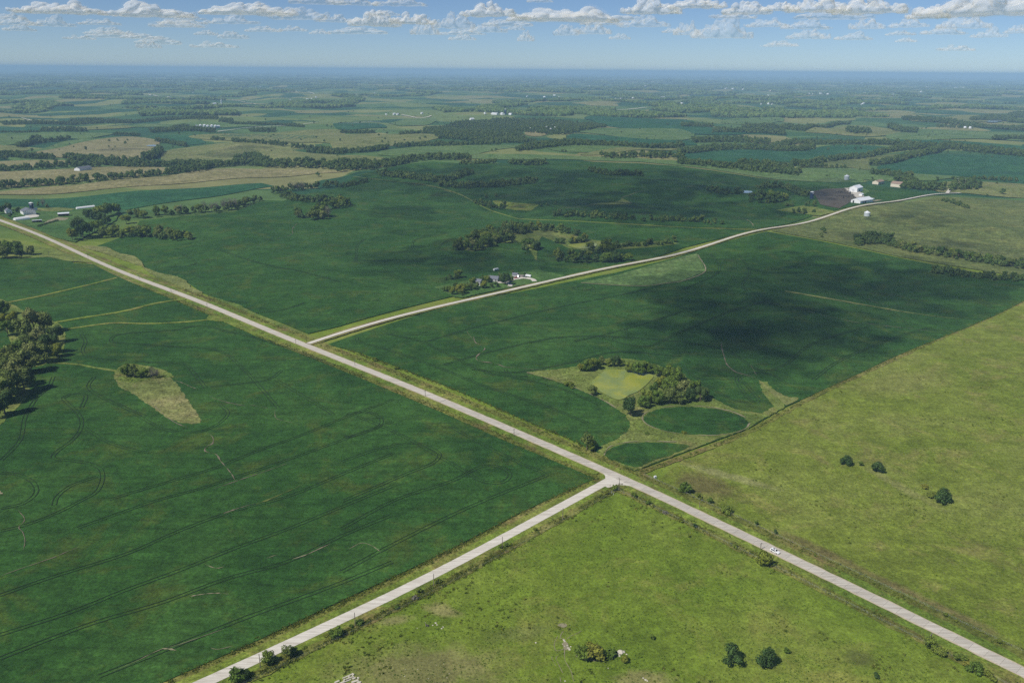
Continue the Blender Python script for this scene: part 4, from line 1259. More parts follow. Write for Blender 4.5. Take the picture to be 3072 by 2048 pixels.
strip(ZL([(1960, 575), (2100, 592), (2200, 600), (2352, 605)]) + ZM([(40, 625)]), 30, 13, G, ('green', 'dark'))
strip(ZL([(2085, 712), (2150, 716), (2220, 714), (2285, 705)]), 34, 17, G, ('green', 'grove'), 1, 0.05)
strip(ZL([(2200, 660), (2300, 640)]) + ZM([(30, 628)]), 20, 14, G, ('green', 'dark'))
singles([(x / 2.297, 350 + y / 2.297, hz / 2.297, 'grey') for x, y, hz in [(2010, 512, 60), (2050, 512, 62), (2090, 510, 60), (1950, 515, 45)]], G)
strip(ZM([(0, 495), (80, 480), (180, 455)]), 14, 12, G, ('dark', 'green'), 1, 0.15)
G = 'belts in shaded upper field'
strip(ZM([(270, 412), (430, 432), (560, 448), (700, 455), (820, 425), (905, 405)]), 45, 13, G, ('dark', 'green'), 1, 0.06)
strip(ZM([(700, 490), (850, 500), (1000, 492), (1200, 478), (1340, 462)]), 34, 13, G, ('dark', 'green', 'grove'), 1, 0.04)
strip(ZM([(820, 335), (950, 332), (1060, 325)]), 22, 12, G, ('dark', 'green'))
strip(ZM([(1170, 335), (1290, 342), (1405, 335)]), 34, 15, G, ('dark', 'green'))
strip(ZM([(1720, 385), (1840, 410), (1950, 410), (2075, 415)]), 36, 12, G, ('green', 'grove'), .9, 0.08)
strip(ZM([(920, 600), (1000, 625), (1070, 640), (1140, 632)]), 12, 10, G, ('green', 'dark'))
strip(ZM([(980, 565), (1060, 562)]), 10, 13, G, ('grove', 'green'), 1, .2)
strip(ZM([(1350, 625), (1400, 622), (1450, 615), (1530, 612)]), 8, 9, G, ('dark',), .7)
strip(ZM([(1440, 695), (1600, 698), (1800, 705), (1950, 718), (2140, 728), (2352, 728)]) + ZR([(120, 740), (260, 748)]), 18, 10, G, ('green', 'yellow', 'grove'), .6)
strip(ZM([(1135, 748), (1170, 750), (1240, 760)]), 10, 9, G, ('dark', 'green'))
G = 'beside the feedlot'
strip(ZR([(190, 530), (300, 542), (400, 540)]), 24, 13, G, ('dark',))
strip(ZR([(490, 590), (590, 598), (690, 592)]), 36, 17, G, ('dark', 'green'))
strip(ZR([(520, 500), (690, 500), (780, 535), (850, 560)]), 22, 13, G, ('dark',))
strip(ZR([(720, 625), (780, 625)]), 10, 10, G, ('green',))
strip(ZR([(870, 620), (950, 617)]), 12, 16, G, ('green', 'grove'))
strip(ZR([(740, 668), (830, 672), (920, 672)]), 12, 13, G, ('dark', 'green'))
G = 'right edge thicket'
strip(ZR([(1210, 890), (1300, 880), (1430, 895), (1560, 930), (1700, 960), (1900, 985), (2100, 1020), (2352, 1055)]), 34, 10, G, ('green', 'grove', 'dark'))
strip(ZR([(1230, 860), (1330, 840), (1430, 855)]), 24, 9, G, ('green', 'yellow'))
strip(NR([(1720, 165), (1900, 190), (2100, 210), (2352, 222)]), 22, 8, G, ('green', 'dark'))
strip(ZR([(1790, 585), (1880, 610), (1980, 642)]), 10, 8, G, ('green',))
G = 'round the lane farmhouse'
singles([(1517, 856, 40, 'dark'), (1507, 850, 26, 'dark'), (1474, 866, 19, 'conifer'), (1488, 864, 22, 'conifer'), (1452, 867, 28, 'yellow'), (1425, 871, 24, 'green'), (1383, 884, 36, 'yellow'), (1374, 880, 30, 'yellow'), (1358, 886, 30, 'yellow'), (1346, 880, 26, 'green'), (1335, 876, 22, 'green'), (1390, 890, 14, 'dark'), (1376, 836, 30, 'green'), (1352, 840, 22, 'green'), (1366, 838, 22, 'green'), (1575, 826, 11, 'rust'), (1412, 870, 26, 'open'), (1440, 852, 24, 'green'), (1340, 842, 14, 'yellow'), (1530, 848, 24, 'dark'), (1462, 850, 26, 'green'), (1448, 846, 24, 'dark'), (1500, 838, 24, 'green'), (1418, 858, 26, 'green'), (1400, 866, 22, 'yellow'), (1394, 874, 26, 'green'), (1366, 866, 24, 'yellow'), (1540, 826, 20, 'green'), (1432, 866, 22, 'yellow')], G)
# far belts and woods, as in the photograph
G = 'far woods'
for pts, w, h in (
    (ZL([(-60, 505), (130, 490), (300, 482), (560, 462), (750, 440), (900, 425), (1200, 398), (1420, 362)]), 30, 15),
    (ZL([(-60, 382), (200, 372), (480, 352), (700, 352)]), 34, 15), (ZL([(470, 300), (640, 322), (820, 345), (1100, 352), (1300, 345), (1420, 352)]), 60, 16),
    (ZL([(640, 305), (800, 320), (1000, 318)]), 40, 15), (ZL([(1010, 305), (1060, 290), (1110, 245)]), 60, 18),
    (ZL([(1280, 390), (1400, 375), (1440, 350)]), 40, 16), (ZL([(1420, 355), (1600, 345), (1700, 338), (1850, 352), (2100, 355), (2352, 372)]), 60, 16),
    (ZL([(1640, 310), (1750, 290), (1830, 330)]), 60, 14), (ZL([(-60, 270), (100, 282), (200, 292), (380, 300)]), 40, 14), (ZL([(0, 300), (60, 302)]), 20, 12),
    (ZL([(130, 215), (220, 195), (300, 178)]), 40, 14), (ZL([(290, 182), (380, 175), (480, 162)]), 30, 13), (ZL([(220, 165), (300, 160)]), 40, 15), (ZL([(790, 132), (880, 135), (970, 135)]), 26, 13),
    (ZL([(1080, 175), (1180, 190), (1290, 212)]), 30, 14), (ZL([(1470, 162), (1545, 166)]), 25, 12), (ZL([(1600, 177), (1770, 188), (1970, 208)]), 24, 13),
    (ZL([(2020, 218), (2200, 235), (2352, 255)]), 34, 13), (ZL([(2120, 250), (2352, 262)]), 30, 13), (ZL([(1050, 115), (1300, 100), (1470, 112)]), 70, 15), (ZL([(1200, 85), (1300, 80)]), 60, 14),
    (ZL([(1730, 108), (1900, 108)]), 60, 14), (ZL([(20, 60), (280, 55), (520, 60)]), 70, 14), (ZL([(520, 60), (860, 48), (1100, 32), (1500, 22)]), 60, 14), (ZL([(300, 105), (600, 107)]), 50, 14),
    (ZL([(500, 35), (900, 42)]), 40, 13), (ZL([(1520, 40), (1600, 45)]), 80, 14), (ZL([(0, 112), (280, 112)]), 20, 10), (ZL([(1590, 55), (1850, 60), (2100, 75)]), 30, 12),
    (ZM([(-20, 255), (200, 245), (320, 225)]), 50, 14), (ZM([(-20, 380), (130, 372), (400, 335), (560, 305), (740, 300), (900, 300)]), 55, 15), (ZM([(0, 330), (200, 345), (420, 330)]), 60, 13),
    (ZM([(380, 215), (560, 208), (820, 203), (1100, 197)]), 40, 14), (ZM([(1210, 240), (1410, 218), (1600, 203), (1900, 207), (2352, 218)]), 60, 16), (ZM([(1330, 210), (1560, 190), (1700, 190)]), 60, 15),
    (ZM([(1800, 285), (1920, 290), (2060, 285), (2200, 290), (2352, 290)]), 45, 17), (ZM([(0, 118), (230, 117)]), 40, 13), (ZM([(400, 128), (590, 122)]), 40, 13), (ZM([(1040, 245), (1080, 245)]), 10, 12), (ZM([(1520, 245), (1550, 245)]), 10, 13),
    (ZR([(-20, 255), (200, 243), (470, 230), (740, 243), (900, 228)]), 80, 16), (ZR([(80, 182), (300, 178), (440, 182), (600, 200)]), 70, 16), (ZR([(220, 112), (450, 115), (700, 132)]), 80, 16),
    (ZR([(420, 82), (600, 85), (830, 103)]), 90, 16), (ZR([(830, 100), (1000, 75), (1140, 55)]), 60, 15), (ZR([(0, 72), (200, 77)]), 90, 15), (ZR([(1150, 112), (1220, 122), (1290, 117)]), 150, 19), (ZR([(1420, 85), (1520, 112), (1600, 115)]), 130, 17),
    (ZR([(600, 230), (800, 190), (1000, 195), (1300, 195), (1500, 205), (1700, 222), (1800, 222)]), 70, 16), (ZR([(1800, 222), (2000, 245), (2200, 268), (2400, 285)]), 90, 17), (ZR([(750, 342), (950, 320), (1100, 302), (1400, 252), (1700, 217)]), 40, 15),
    (ZR([(1300, 342), (1400, 332), (1500, 312), (1700, 262), (1800, 225)]), 40, 17), (ZR([(-20, 332), (150, 345), (300, 362), (600, 392), (820, 412)]), 50, 14), (ZR([(400, 345), (600, 360), (760, 385)]), 50, 14), (ZR([(820, 352), (980, 350), (1150, 362)]), 16, 11),
    (ZR([(1310, 402), (1450, 412), (1570, 422)]), 40, 13), (ZR([(1480, 450), (1570, 470), (1600, 500)]), 40, 13), (ZR([(1530, 502), (1650, 510), (1800, 517)]), 60, 15), (ZR([(1850, 512), (1950, 508), (2030, 500)]), 40, 14), (ZR([(1880, 470), (2000, 465)]), 30, 12),
    (ZR([(2010, 432), (2150, 442), (2300, 452)]), 20, 10), (ZR([(2140, 162), (2250, 158), (2380, 168)]), 60, 16), (ZR([(1520, 25), (1800, 50), (2000, 75), (2380, 105)]), 110, 16), (ZR([(1760, 75), (2000, 82)]), 30, 13), (ZR([(1990, 30), (2200, 30), (2400, 60)]), 200, 16), (ZR([(2250, 10), (2400, 10)]), 300, 16),
):
    strip(pts, w, h, G, ('far',))
block(ZM([(660, 152), (560, 92), (850, 42), (1100, 22), (1500, 30), (1820, 72), (1600, 120), (1450, 130), (1240, 110), (1260, 160), (1350, 185), (900, 172)]), 15, G, 0.95, ('far',))
block(ZM([(1580, 70), (1700, 50), (1830, 75), (1700, 95)]), 15, G, 0.9, ('far',))
singles([(x, y, hp, 'far') for x, y, hp in [(3006, 584, 20), (2810, 543, 14), (2858, 542, 14), (2804, 552, 12), (955, 530, 16), (425, 530, 22), (903, 422, 8), (945, 430, 6), (815, 455, 6), (880, 455, 5), (1012, 470, 7), (2480, 530, 8), (2616, 540, 10), (2578, 512, 10), (2510, 405, 6), (2600, 408, 5), (160, 440, 6), (1165, 430, 7), (1185, 428, 6), (1230, 440, 8), (1215, 442, 7), (2470, 700, 22), (2462, 712, 18), (2880, 542, 12), (2990, 553, 10), (2850, 575, 10), (2960, 590, 9)]], G)

# woods of the far distance: creek belts and blocks out to the horizon
far_pts, far_sz = [], []
clump_pts, clump_sz = [], []
def fn(x, y, s, o):
    return noise.noise(Vector((x / s + o, y / s - o, o * 1.7)))
def wooded(x, y):
    c = abs(fn(x, y, 1100, 3.1) + 0.35 * fn(x, y, 420, 8.2))
    b = fn(x, y, 900, 12.7) + 0.5 * fn(x, y, 300, 1.3)
    k = fn(x, y, 3600, 5.5)
    return c < 0.055 + 0.05 * k or b > 0.42 - 0.25 * k
n_try = 0
while n_try < 70000:
    n_try += 1
    v = random.random()
    r = 4300 / (1 - v * 0.80)           # thins out with distance, denser in front
    a = math.radians(90 + random.uniform(-39, 39))
    x, y = r * math.cos(a), r * math.sin(a)
    if y < 3700: continue
    sx, sy, dep = proj((x, y, H(x, y)))
    if sy > 352: continue
    if wooded(x, y):
        clump_pts.append((x, y, H(x, y) - 2)); clump_sz.append(random.uniform(24, 38) * (1 + r / 24000))
n_try = 0
while n_try < 16000:
    n_try += 1
    r = 16000 / (1 - random.random() * 0.62)
    a = math.radians(90 + random.uniform(-39, 39))
    x, y = r * math.cos(a), r * math.sin(a)
    if wooded(x * 0.6, y * 0.35):
        clump_pts.append((x, y, H(x, y) - 3)); clump_sz.append(random.uniform(50, 90))
# lone trees and hedges between the far fields
for _ in range(650):
    r = 2600 / (1 - random.random() * 0.75)
    a = math.radians(90 + random.uniform(-37, 37))
    x, y = r * math.cos(a), r * math.sin(a)
    far_pts.append((x, y, H(x, y) - 0.3)); far_sz.append(random.uniform(5, 12))

TREES.sort(key=lambda q: -q[5])
near = [q for q in TREES if q[4] != 'far woods' and -120 < q[6] < 3200]
solo = near[:285]
solo_set = set(map(id, solo))
rest = [q for q in TREES if id(q) not in solo_set]
ORD = ['first', 'second', 'third', 'fourth', 'fifth', 'sixth', 'seventh', 'eighth', 'ninth', 'tenth', 'eleventh', 'twelfth', 'thirteenth', 'fourteenth', 'fifteenth', 'sixteenth', 'seventeenth', 'eighteenth', 'nineteenth', 'twentieth']
TENS = {20: 'twenty', 30: 'thirty', 40: 'forty', 50: 'fifty', 60: 'sixty', 70: 'seventy', 80: 'eighty', 90: 'ninety'}
def ordinal(i):
    if i < 20: return ORD[i]
    n_ = i + 1
    if n_ % 10 == 0: return {30: 'thirtieth', 40: 'fortieth', 50: 'fiftieth', 60: 'sixtieth', 70: 'seventieth', 80: 'eightieth', 90: 'ninetieth'}.get(n_, 'hundredth')
    return TENS[n_ // 10 * 10] + '-' + ORD[n_ % 10 - 1]
WORD = {'grove': 'grey green', 'green': 'green', 'yellow': 'yellow green', 'dark': 'dark green', 'grey': 'bare grey', 'rust': 'rust coloured', 'open': 'thin crowned', 'conifer': 'pointed evergreen', 'far': 'green'}
groups = {}
for q in solo:
    groups.setdefault((q[4], q[3]), []).append(q)
for (grove, kind), qs in groups.items():
    qs.sort(key=lambda q: q[6])
    for i, (x, y, h, kd, gv, ps, px) in enumerate(qs):
        k = 'far' if kd == 'far' else kd
        e = empty('conifer_tree' if kd == 'conifer' else ('dead_tree' if kd == 'grey' else 'broadleaf_tree'), (x, y, H(x, y)), random.random() * 6.28)
        sx = h * random.uniform(.9, 1.15)
        cm = random.choice(CROWNS[k if k in CROWNS else 'green'])
        c = link_mesh('crown', cm, e, scale=(sx, sx, h))
        link_mesh('trunk', random.choice(TRUNKS), e, scale=(h, h, h))
        if kd == 'grey':
            link_mesh('branches', DEAD, e, scale=(h, h, h))
        if len(qs) == 1:
            lab = f'{WORD[kd]} tree, only one so coloured, {grove}'
        else:
            lab = f'{WORD[kd]} tree, {ordinal(i)} of its colour from left, {grove}'
        tag(e, lab, 'tree', grove)

for x, y, h, kd, gv, ps, px in rest:
    far_pts.append((x, y, H(x, y) - 0.2)); far_sz.append(h)
scatter('woodland', far_pts, far_sz, [far_tree(s) for s in (3, 4, 5, 6, 8)], 'belts of dark green trees along creeks and field edges')
scatter('distant_woodland', clump_pts, clump_sz, [far_clump(s) for s in (3, 4, 5, 6)], 'distant wooded belts fading towards the horizon')
print('trees', len(TREES), 'solo', len(solo), 'clumps', len(clump_pts))

# ------------------------------------------------------------------ shrubs
def shrub(px, py, rpx, kind, label, squash=1.0, h=None):
    p = at(px, py)
    w = 2 * rpx / pxm(px, py)
    me = random.choice(BUSH[kind])
    o = link_mesh('shrub', me, None, (p.x, p.y, p.z + 0.0005 * p.xy.length), random.random() * 6.28, (w, w, w * squash))
    tag(o, label, 'shrub', 'shrubs and bushes in the pastures and along the roads')
    return o
for a in [
    (2194, 1992, 33, 'round', 'large round dark shrub in the near pasture, left of a pair', .95), (2291, 1998, 32, 'round', 'large round dark shrub in the near pasture, right of a pair', .95),
    (2360, 1958, 11, 'green', 'small green shrub right of the two large round shrubs'), (2628, 2033, 11, 'round', 'small dark shrub at the bottom edge of the near pasture'),
    (2291, 1694, 26, 'yellow', 'bright yellow green tree-like shrub beside the road near the car', 1.1), (2318, 1696, 10, 'weed', 'low weedy bush in the shadow of the roadside shrub'),
    (2537, 1395, 20, 'round', 'left shrub of two on the open right pasture', .85), (2632, 1417, 22, 'round', 'right shrub of two on the open right pasture', .9), (2582, 1398, 8, 'green', 'tiny shrub between the two pasture shrubs'),
    (2827, 1509, 28, 'round', 'large dark shrub far right in the open pasture', .95), (2793, 1490, 18, 'weed', 'brownish shrub against the large far right shrub', .7), (2775, 1465, 14, 'yellow', 'yellow weed clump behind the far right shrub', .6),
    (2053, 1476, 22, 'green', 'dark round shrub across the road from the crossroads pole', .95), (2180, 1540, 19, 'green', 'green shrub on the upper verge left of the car', .8), (2097, 1496, 11, 'weed', 'low bush on the upper verge, leftmost of a small row'), (2130, 1510, 10, 'green', 'low bush on the upper verge, middle of a small row'),
    (2326, 1601, 8, 'round', 'small dark bush on the upper verge just above the car'), (2268, 1575, 7, 'green', 'tiny bush on the upper verge above left of the car'), (2205, 1644, 9, 'green', 'small bush on the lower verge left of the car'), (2086, 1583, 7, 'round', 'tiny dark bush in the near pasture corner'),
    (1899, 1492, 12, 'green', 'first bush below the crossroads along the pasture edge'), (1945, 1515, 10, 'green', 'second bush below the crossroads along the pasture edge'), (1958, 1522, 7, 'weed', 'small weed bush after the second bush by the crossroads'), (1994, 1540, 10, 'grey', 'greyish bush along the pasture edge below the crossroads', .7), (2045, 1565, 10, 'weed', 'weed bush along the pasture edge, furthest from the crossroads'),
    (1846, 1472, 13, 'green', 'bush at the foot of the crossroads pole'), (1818, 1484, 8, 'weed', 'low weeds left of the crossroads pole'),
    (1608, 1595, 11, 'weed', 'weedy bush beside the gravel road, nearest the crossroads', .7), (1505, 1645, 11, 'weed', 'weedy bush at the foot of the third gravel road pole', .7), (1520, 1640, 9, 'green', 'small bush right of the third gravel road pole', .7),
    (1312, 1748, 13, 'green', 'bush at the foot of the fourth gravel road pole', .7), (1256, 1777, 12, 'green', 'green bush beside the gravel road above the grey bush', .7), (1246, 1799, 11, 'grey', 'round grey shrub by the gravel road fence', .9), (1192, 1826, 10, 'green', 'small bush by the fence left of the grey shrub', .8), (1150, 1838, 8, 'weed', 'tiny weed bush by the gravel road fence', .8),
    (1078, 1872, 15, 'green', 'bush at the foot of the fifth gravel road pole', .7), (1052, 1882, 10, 'green', 'small bush left of the fifth gravel road pole', .7), (1012, 1906, 24, 'green', 'large bush hanging over the gravel road edge', .9), (985, 1912, 14, 'weed', 'low bush left of the large roadside bush', .7),
    (716, 2040, 32, 'green', 'large green bush beside the gravel road at the bottom edge', .85), (736, 2036, 16, 'round', 'dark bush on the shaded side of the bottom edge bush', .8), (804, 1990, 24, 'green', 'bush beside the lowest gravel road pole', .95), (818, 1992, 14, 'round', 'dark low bush right of the lowest pole', .8), (885, 1966, 17, 'round', 'dark bush right of the thin crowned roadside tree', .9), (862, 1976, 13, 'weed', 'weedy bush under the thin crowned roadside tree', .9), (915, 1945, 9, 'weed', 'weed bush between roadside tree and large bush', .6),
    (2789, 1947, 24, 'green', 'first bush of the hedge by the lower right road', .85), (2821, 1962, 26, 'green', 'second bush of the hedge by the lower right road', .8), (2875, 1984, 23, 'green', 'third bush of the hedge by the lower right road', .8), (2924, 2016, 26, 'green', 'fourth bush of the hedge by the lower right road', .8), (2968, 2032, 22, 'weed', 'olive weed bush at the lower right hedge end', .7), (2900, 1998, 16, 'yellow', 'yellowish bush between hedge bushes at lower right', .7),
    (2999, 1930, 14, 'weed', 'weed bush above the road at the lower right edge', .7), (2840, 1850, 12, 'weed', 'low weed bush above the road in the lower right', .6), (2870, 1868, 10, 'weed', 'second low weed bush above the lower right road', .6),
    (1750, 1972, 30, 'green', 'left bush of the thicket by the limestone gully', .9), (1786, 1978, 34, 'yellow', 'middle bush of the thicket by the limestone gully', .9), (1829, 1966, 22, 'green', 'right bush of the thicket by the limestone gully', .8), (1767, 1952, 22, 'yellow', 'back bush of the thicket by the limestone gully', .8), (1874, 1986, 14, 'yellow', 'small yellow bush right of the white boulder', 1.0),
    (1956, 1918, 9, 'green', 'small bush alone right of the gully thicket'), (1703, 1161, 18, 'green', 'bush on the grass left of the algae pond', .7), (1716, 1165, 14, 'weed', 'low bush beside the grass left of the pond', .7), (1281, 1877, 6, 'grey', 'grey brush heap in the near pasture'),
    (1940, 1305, 8, 'green', 'small bush below the oval soybean patch', .8), (2051, 1304, 9, 'yellow', 'yellow green bush at the lower edge of the oval patch', .9), (2054, 1264, 6, 'green', 'small bush in the pond field grass', .8), (1126, 1083, 9, 'weed', 'bush on the upper verge below the lane mouth', .7), (1190, 1108, 9, 'weed', 'second bush on the upper verge below the lane mouth', .7),
    (118, 683, 6, 'round', 'small round bush at the end of the farm hedge', .8),
]:
    shrub(*a)
_p = at(862, 1974)
e = empty('roadside_tree', _p, 0.4)
_h = 56 / pxm(862, 1974)
link_mesh('crown', CROWNS['open'][0], e, scale=(_h * 1.1, _h * 1.1, _h)); link_mesh('trunk', TRUNKS[0], e, scale=(_h, _h, _h))
tag(e, 'thin crowned grey green tree leaning over the gravel road', 'tree')

# weeds and tufts too many to count
def tuft_mesh(seed, mat, n=14, sz=0.45):
    rg = random.Random(seed)
    V, F = [], []
    for i in range(n):
        a = rg.random() * 6.28; r = rg.random() * 0.5
        x, y = r * math.cos(a), r * math.sin(a)
        hh = rg.uniform(.25, .7) * (1 - r * .6)
        w = rg.uniform(.06, .14) * sz * 2
        b = rg.random() * 6.28
        dx, dy = math.cos(b) * w, math.sin(b) * w
        lx, ly = rg.uniform(-.3, .3), rg.uniform(-.3, .3)
        o = len(V)
        V += [(x - dx, y - dy, 0), (x + dx, y + dy, 0), (x + lx + dx * .6, y + ly + dy * .6, hh), (x + lx - dx * .6, y + ly - dy * .6, hh)]
        F.append((o, o + 1, o + 2, o + 3))
    return make_mesh('tuft', V, F, mat)
TUFTS = [tuft_mesh(s, 'pasture_tuft') for s in (1, 2, 3)]
WEEDS = [tuft_mesh(s, 'weed_leaf', 18) for s in (4, 5, 6)]
def ground_z(x, y, extra=0.2):
    return H(x, y) + extra + 0.0005 * math.hypot(x, y)
tp, ts_ = [], []
for _ in range(44000):
    px, py = random.uniform(560, 3120), random.uniform(1060, 2080)
    p = at(px, py) if False else None
    d = ray(px, py); t_ = CAMZ / -d.z
    x, y = d.x * t_, d.y * t_
    # keep to the pastures: right of the boundary, off the roads
    bnd = 1425 - (px - 1920) * 0.47
    if py < bnd + 6 and px > 1880: continue
    if px <= 1880 and py < 1465 + (1850 - px) * 0.50: continue
    nz = noise.noise(Vector((x / 9, y / 9, 0.3))) + 0.6 * noise.noise(Vector((x / 40, y / 40, 4.4)))
    if nz < random.uniform(-0.5, 0.6): continue
    tp.append((x, y, ground_z(x, y, 0.05))); ts_.append(random.uniform(0.3, 0.75))
# keep the roads clear
RN = np.array([(p.x, p.y) for p in resample(ROAD, 4)]); GN = np.array([(p.x, p.y) for p in resample(GRAVEL, 4)])
tpa = np.array(tp)
def dist_to(A, L):
    out = np.empty(len(A))
    for i in range(0, len(A), 4000):
        B = A[i:i + 4000, None, :2] - L[None]
        out[i:i + 4000] = np.sqrt((B ** 2).sum(2).min(1))
    return out
keep = (dist_to(tpa, RN) > 6.5) & (dist_to(tpa, GN) > 6.0)
tp = [q for q, k in zip(tp, keep) if k]; ts_ = [q for q, k in zip(ts_, keep) if k]
scatter('pasture_grass', tp, ts_, TUFTS, 'tussocks of grass over the near pastures')
sp, ss = [], []
mp_, ms_ = [], []
for _ in range(16000):
    px, py = random.uniform(1900, 3120), random.uniform(1000, 2060)
    d = ray(px, py); t_ = CAMZ / -d.z
    x, y = d.x * t_, d.y * t_
    if py < 1425 - (px - 1920) * 0.47 + 8: continue
    if py > 1500 + (px - 2030) * 0.475 - 14: continue
    if noise.noise(Vector((x / 22, y / 16, 9.1))) + .5 * noise.noise(Vector((x / 5, y / 5, 1.1))) < random.uniform(0.0, .7): continue
    sp.append((x, y, ground_z(x, y, 0.05))); ss.append(random.uniform(.3, .8))
scatter('seed_head_weeds', sp, ss, [tuft_mesh(s_, 'seed_head', 9, .3) for s_ in (11, 12)], 'pale seeding weeds flecking the right pasture')
for _ in range(9000):
    px, py = random.uniform(700, 3120), random.uniform(1100, 2080)
    d = ray(px, py); t_ = CAMZ / -d.z
    x, y = d.x * t_, d.y * t_
    if py < 1425 - (px - 1920) * 0.47 + 8 and px > 1880: continue
    if px <= 1880 and py < 1475 + (1850 - px) * 0.50: continue
    if noise.noise(Vector((x / 30, y / 30, 6.6))) + .6 * noise.noise(Vector((x / 8, y / 8, 3.1))) < random.uniform(.25, .8): continue
    mp_.append((x, y, ground_z(x, y, 0.05))); ms_.append(random.uniform(.8, 1.7))
_m = np.array(mp_)
wp, ws = [], []
def weeds_along(P, off, spread, n, smin, smax):
    Q = resample(P, 1.0)
    for _ in range(n):
        i = random.randrange(1, len(Q) - 1)
        d = (Q[i + 1] - Q[i - 1]).normalized(); nn = Vector((-d.y, d.x))
        q = Q[i] + nn * (off + random.gauss(0, spread))
        if noise.noise(Vector((q.x / 14, q.y / 14, off))) < random.uniform(-.5, .3): continue
        wp.append((q.x, q.y, ground_z(q.x, q.y, 0.12))); ws.append(random.uniform(smin, smax))
ROADN = [p for p in ROAD if p.length < 900]
weeds_along(ROADN, 11, 1.6, 2600, .5, 1.5)
weeds_along(ROADN, -11, 1.6, 2600, .5, 1.5)
weeds_along(GRAVEL, 9.0, 1.2, 2400, .5, 1.5)
weeds_along(GRAVEL, -9.5, 1.0, 1600, .5, 1.3)
for pts, n in ((NM([(1280, 850), (1480, 900), (1700, 960), (1850, 1040)]), 400), (NM([(1500, 850), (1650, 900), (1720, 960)]), 400), (NL([(420, 600), (430, 700), (330, 790), (200, 900)]), 500), (NL([(830, 860), (900, 890), (1000, 895), (1150, 880)]), 400), (NL([(400, 505), (850, 430), (1200, 355)]), 300), (NL([(800, 512), (1200, 508), (1450, 485)]), 300),
               (BM([(1650, 200), (1700, 200), (1860, 240)]), 300), (BR([(0, 250), (150, 220), (350, 150), (430, 100)]), 300), (NR([(560, 940), (650, 1010), (750, 1040)]), 250), (BM([(1440, 260), (1560, 230), (1620, 160)]), 300)):
    weeds_along(smooth_line([at(*p).xy for p in pts], 5), 0, 3.0, n, .6, 1.6)
for pts, n in (([(1915, 1420), (2060, 1368), (2240, 1299), (2352, 1238), (2480, 1170), (2600, 1116), (2740, 1052), (2900, 983), (3072, 903)], 1500), ([(1786, 1440), (1565, 1538), (1370, 1642), (1024, 1808), (470, 2062)], 900), ([(1786, 1436), (1500, 1316), (1024, 1110), (800, 1023), (430, 866)], 700), ([(1905, 1417), (1720, 1324), (1560, 1257), (1330, 1157), (1200, 1107), (1000, 1036)], 800)):
    weeds_along(smooth_line([at(*p).xy for p in pts], 5), 0, 1.0, n, .6, 1.7)
def weeds_in(poly, n, smin, smax):
    W = [at(*p).xy for p in poly]
    xs = [w.x for w in W]; ys = [w.y for w in W]
    k = 0
    while k < n:
        x, y = random.uniform(min(xs), max(xs)), random.uniform(min(ys), max(ys))
        r = False; j = len(W) - 1
        for i in range(len(W)):
            if (W[i].y > y) != (W[j].y > y) and x < (W[j].x - W[i].x) * (y - W[i].y) / (W[j].y - W[i].y) + W[i].x: r = not r
            j = i
        k += 1
        if r and noise.noise(Vector((x / 6, y / 6, 2.2))) > random.uniform(-.6, .4):
            wp.append((x, y, ground_z(x, y, 0.6))); ws.append(random.uniform(smin, smax))
POND_GRASS = [(1581, 1120), (1668, 1111), (1738, 1102), (1764, 1085), (1895, 1080), (2048, 1125), (2150, 1204), (2205, 1232), (2286, 1243), (2352, 1224), (2242, 1288), (1905, 1414), (1795, 1362), (1846, 1324), (1892, 1270), (1851, 1229), (1729, 1168)]
n0 = len(wp)
weeds_in(POND_GRASS, 6000, .5, 1.3)
_pd = [at(*p).xy for p in NM([(1935, 930)])][0]
_is = [(at(2087, 1266).xy, 27), (at(1930, 1366).xy, 20)]
keepers = [i for i in range(n0, len(wp)) if not any((Vector(wp[i][:2]) - c_).length < r_ for c_, r_ in _is + [(_pd, 34)])]
wp[n0:] = [wp[i] for i in keepers]; ws[n0:] = [ws[i] for i in keepers]
weeds_in([(345, 1140), (400, 1122), (475, 1122), (534, 1158), (592, 1245), (600, 1272), (541, 1271), (448, 1218), (355, 1162)], 1500, .4, 1.0)
weeds_in([(345, 1140), (352, 1108), (390, 1095), (460, 1105), (516, 1136), (400, 1150)], 900, .6, 1.5)
weeds_in(NL([(440, 540), (450, 640), (420, 740), (300, 800), (210, 830), (200, 1000), (60, 1148), (-60, 1250), (90, 740), (60, 600)]), 1800, .6, 1.6)
_w = np.array(wp)
_kp = (dist_to(_w, RN) > 4.6) & (dist_to(_w, GN) > 4.4)
wp = [q for q, k_ in zip(wp, _kp) if k_]; ws = [q for q, k_ in zip(ws, _kp) if k_]
_kp = (dist_to(_m, RN) > 6.5) & (dist_to(_m, GN) > 6.0)
wp += [q for q, k_ in zip(mp_, _kp) if k_]; ws += [q for q, k_ in zip(ms_, _kp) if k_]
scatter('roadside_weeds', wp, ws, WEEDS, 'tall weeds along the verges and fence lines')

# ------------------------------------------------------------------ buildings
def box(x0, x1, y0, y1, z0, z1):
    V = [(x0, y0, z0), (x1, y0, z0), (x1, y1, z0), (x0, y1, z0), (x0, y0, z1), (x1, y0, z1), (x1, y1, z1), (x0, y1, z1)]
    return V, [(3, 2, 1, 0), (4, 5, 6, 7), (0, 1, 5, 4), (1, 2, 6, 5), (2, 3, 7, 6), (3, 0, 4, 7)]

def gable_walls(L, W, h, rh):
    a, b = L / 2, W / 2
    V = [(-a, -b, -.6), (a, -b, -.6), (a, b, -.6), (-a, b, -.6), (-a, -b, h), (a, -b, h), (a, b, h), (-a, b, h), (-a, 0, h + rh), (a, 0, h + rh)]
    return V, [(0, 1, 5, 4), (2, 3, 7, 6), (1, 2, 6, 9, 5), (3, 0, 4, 8, 7)]

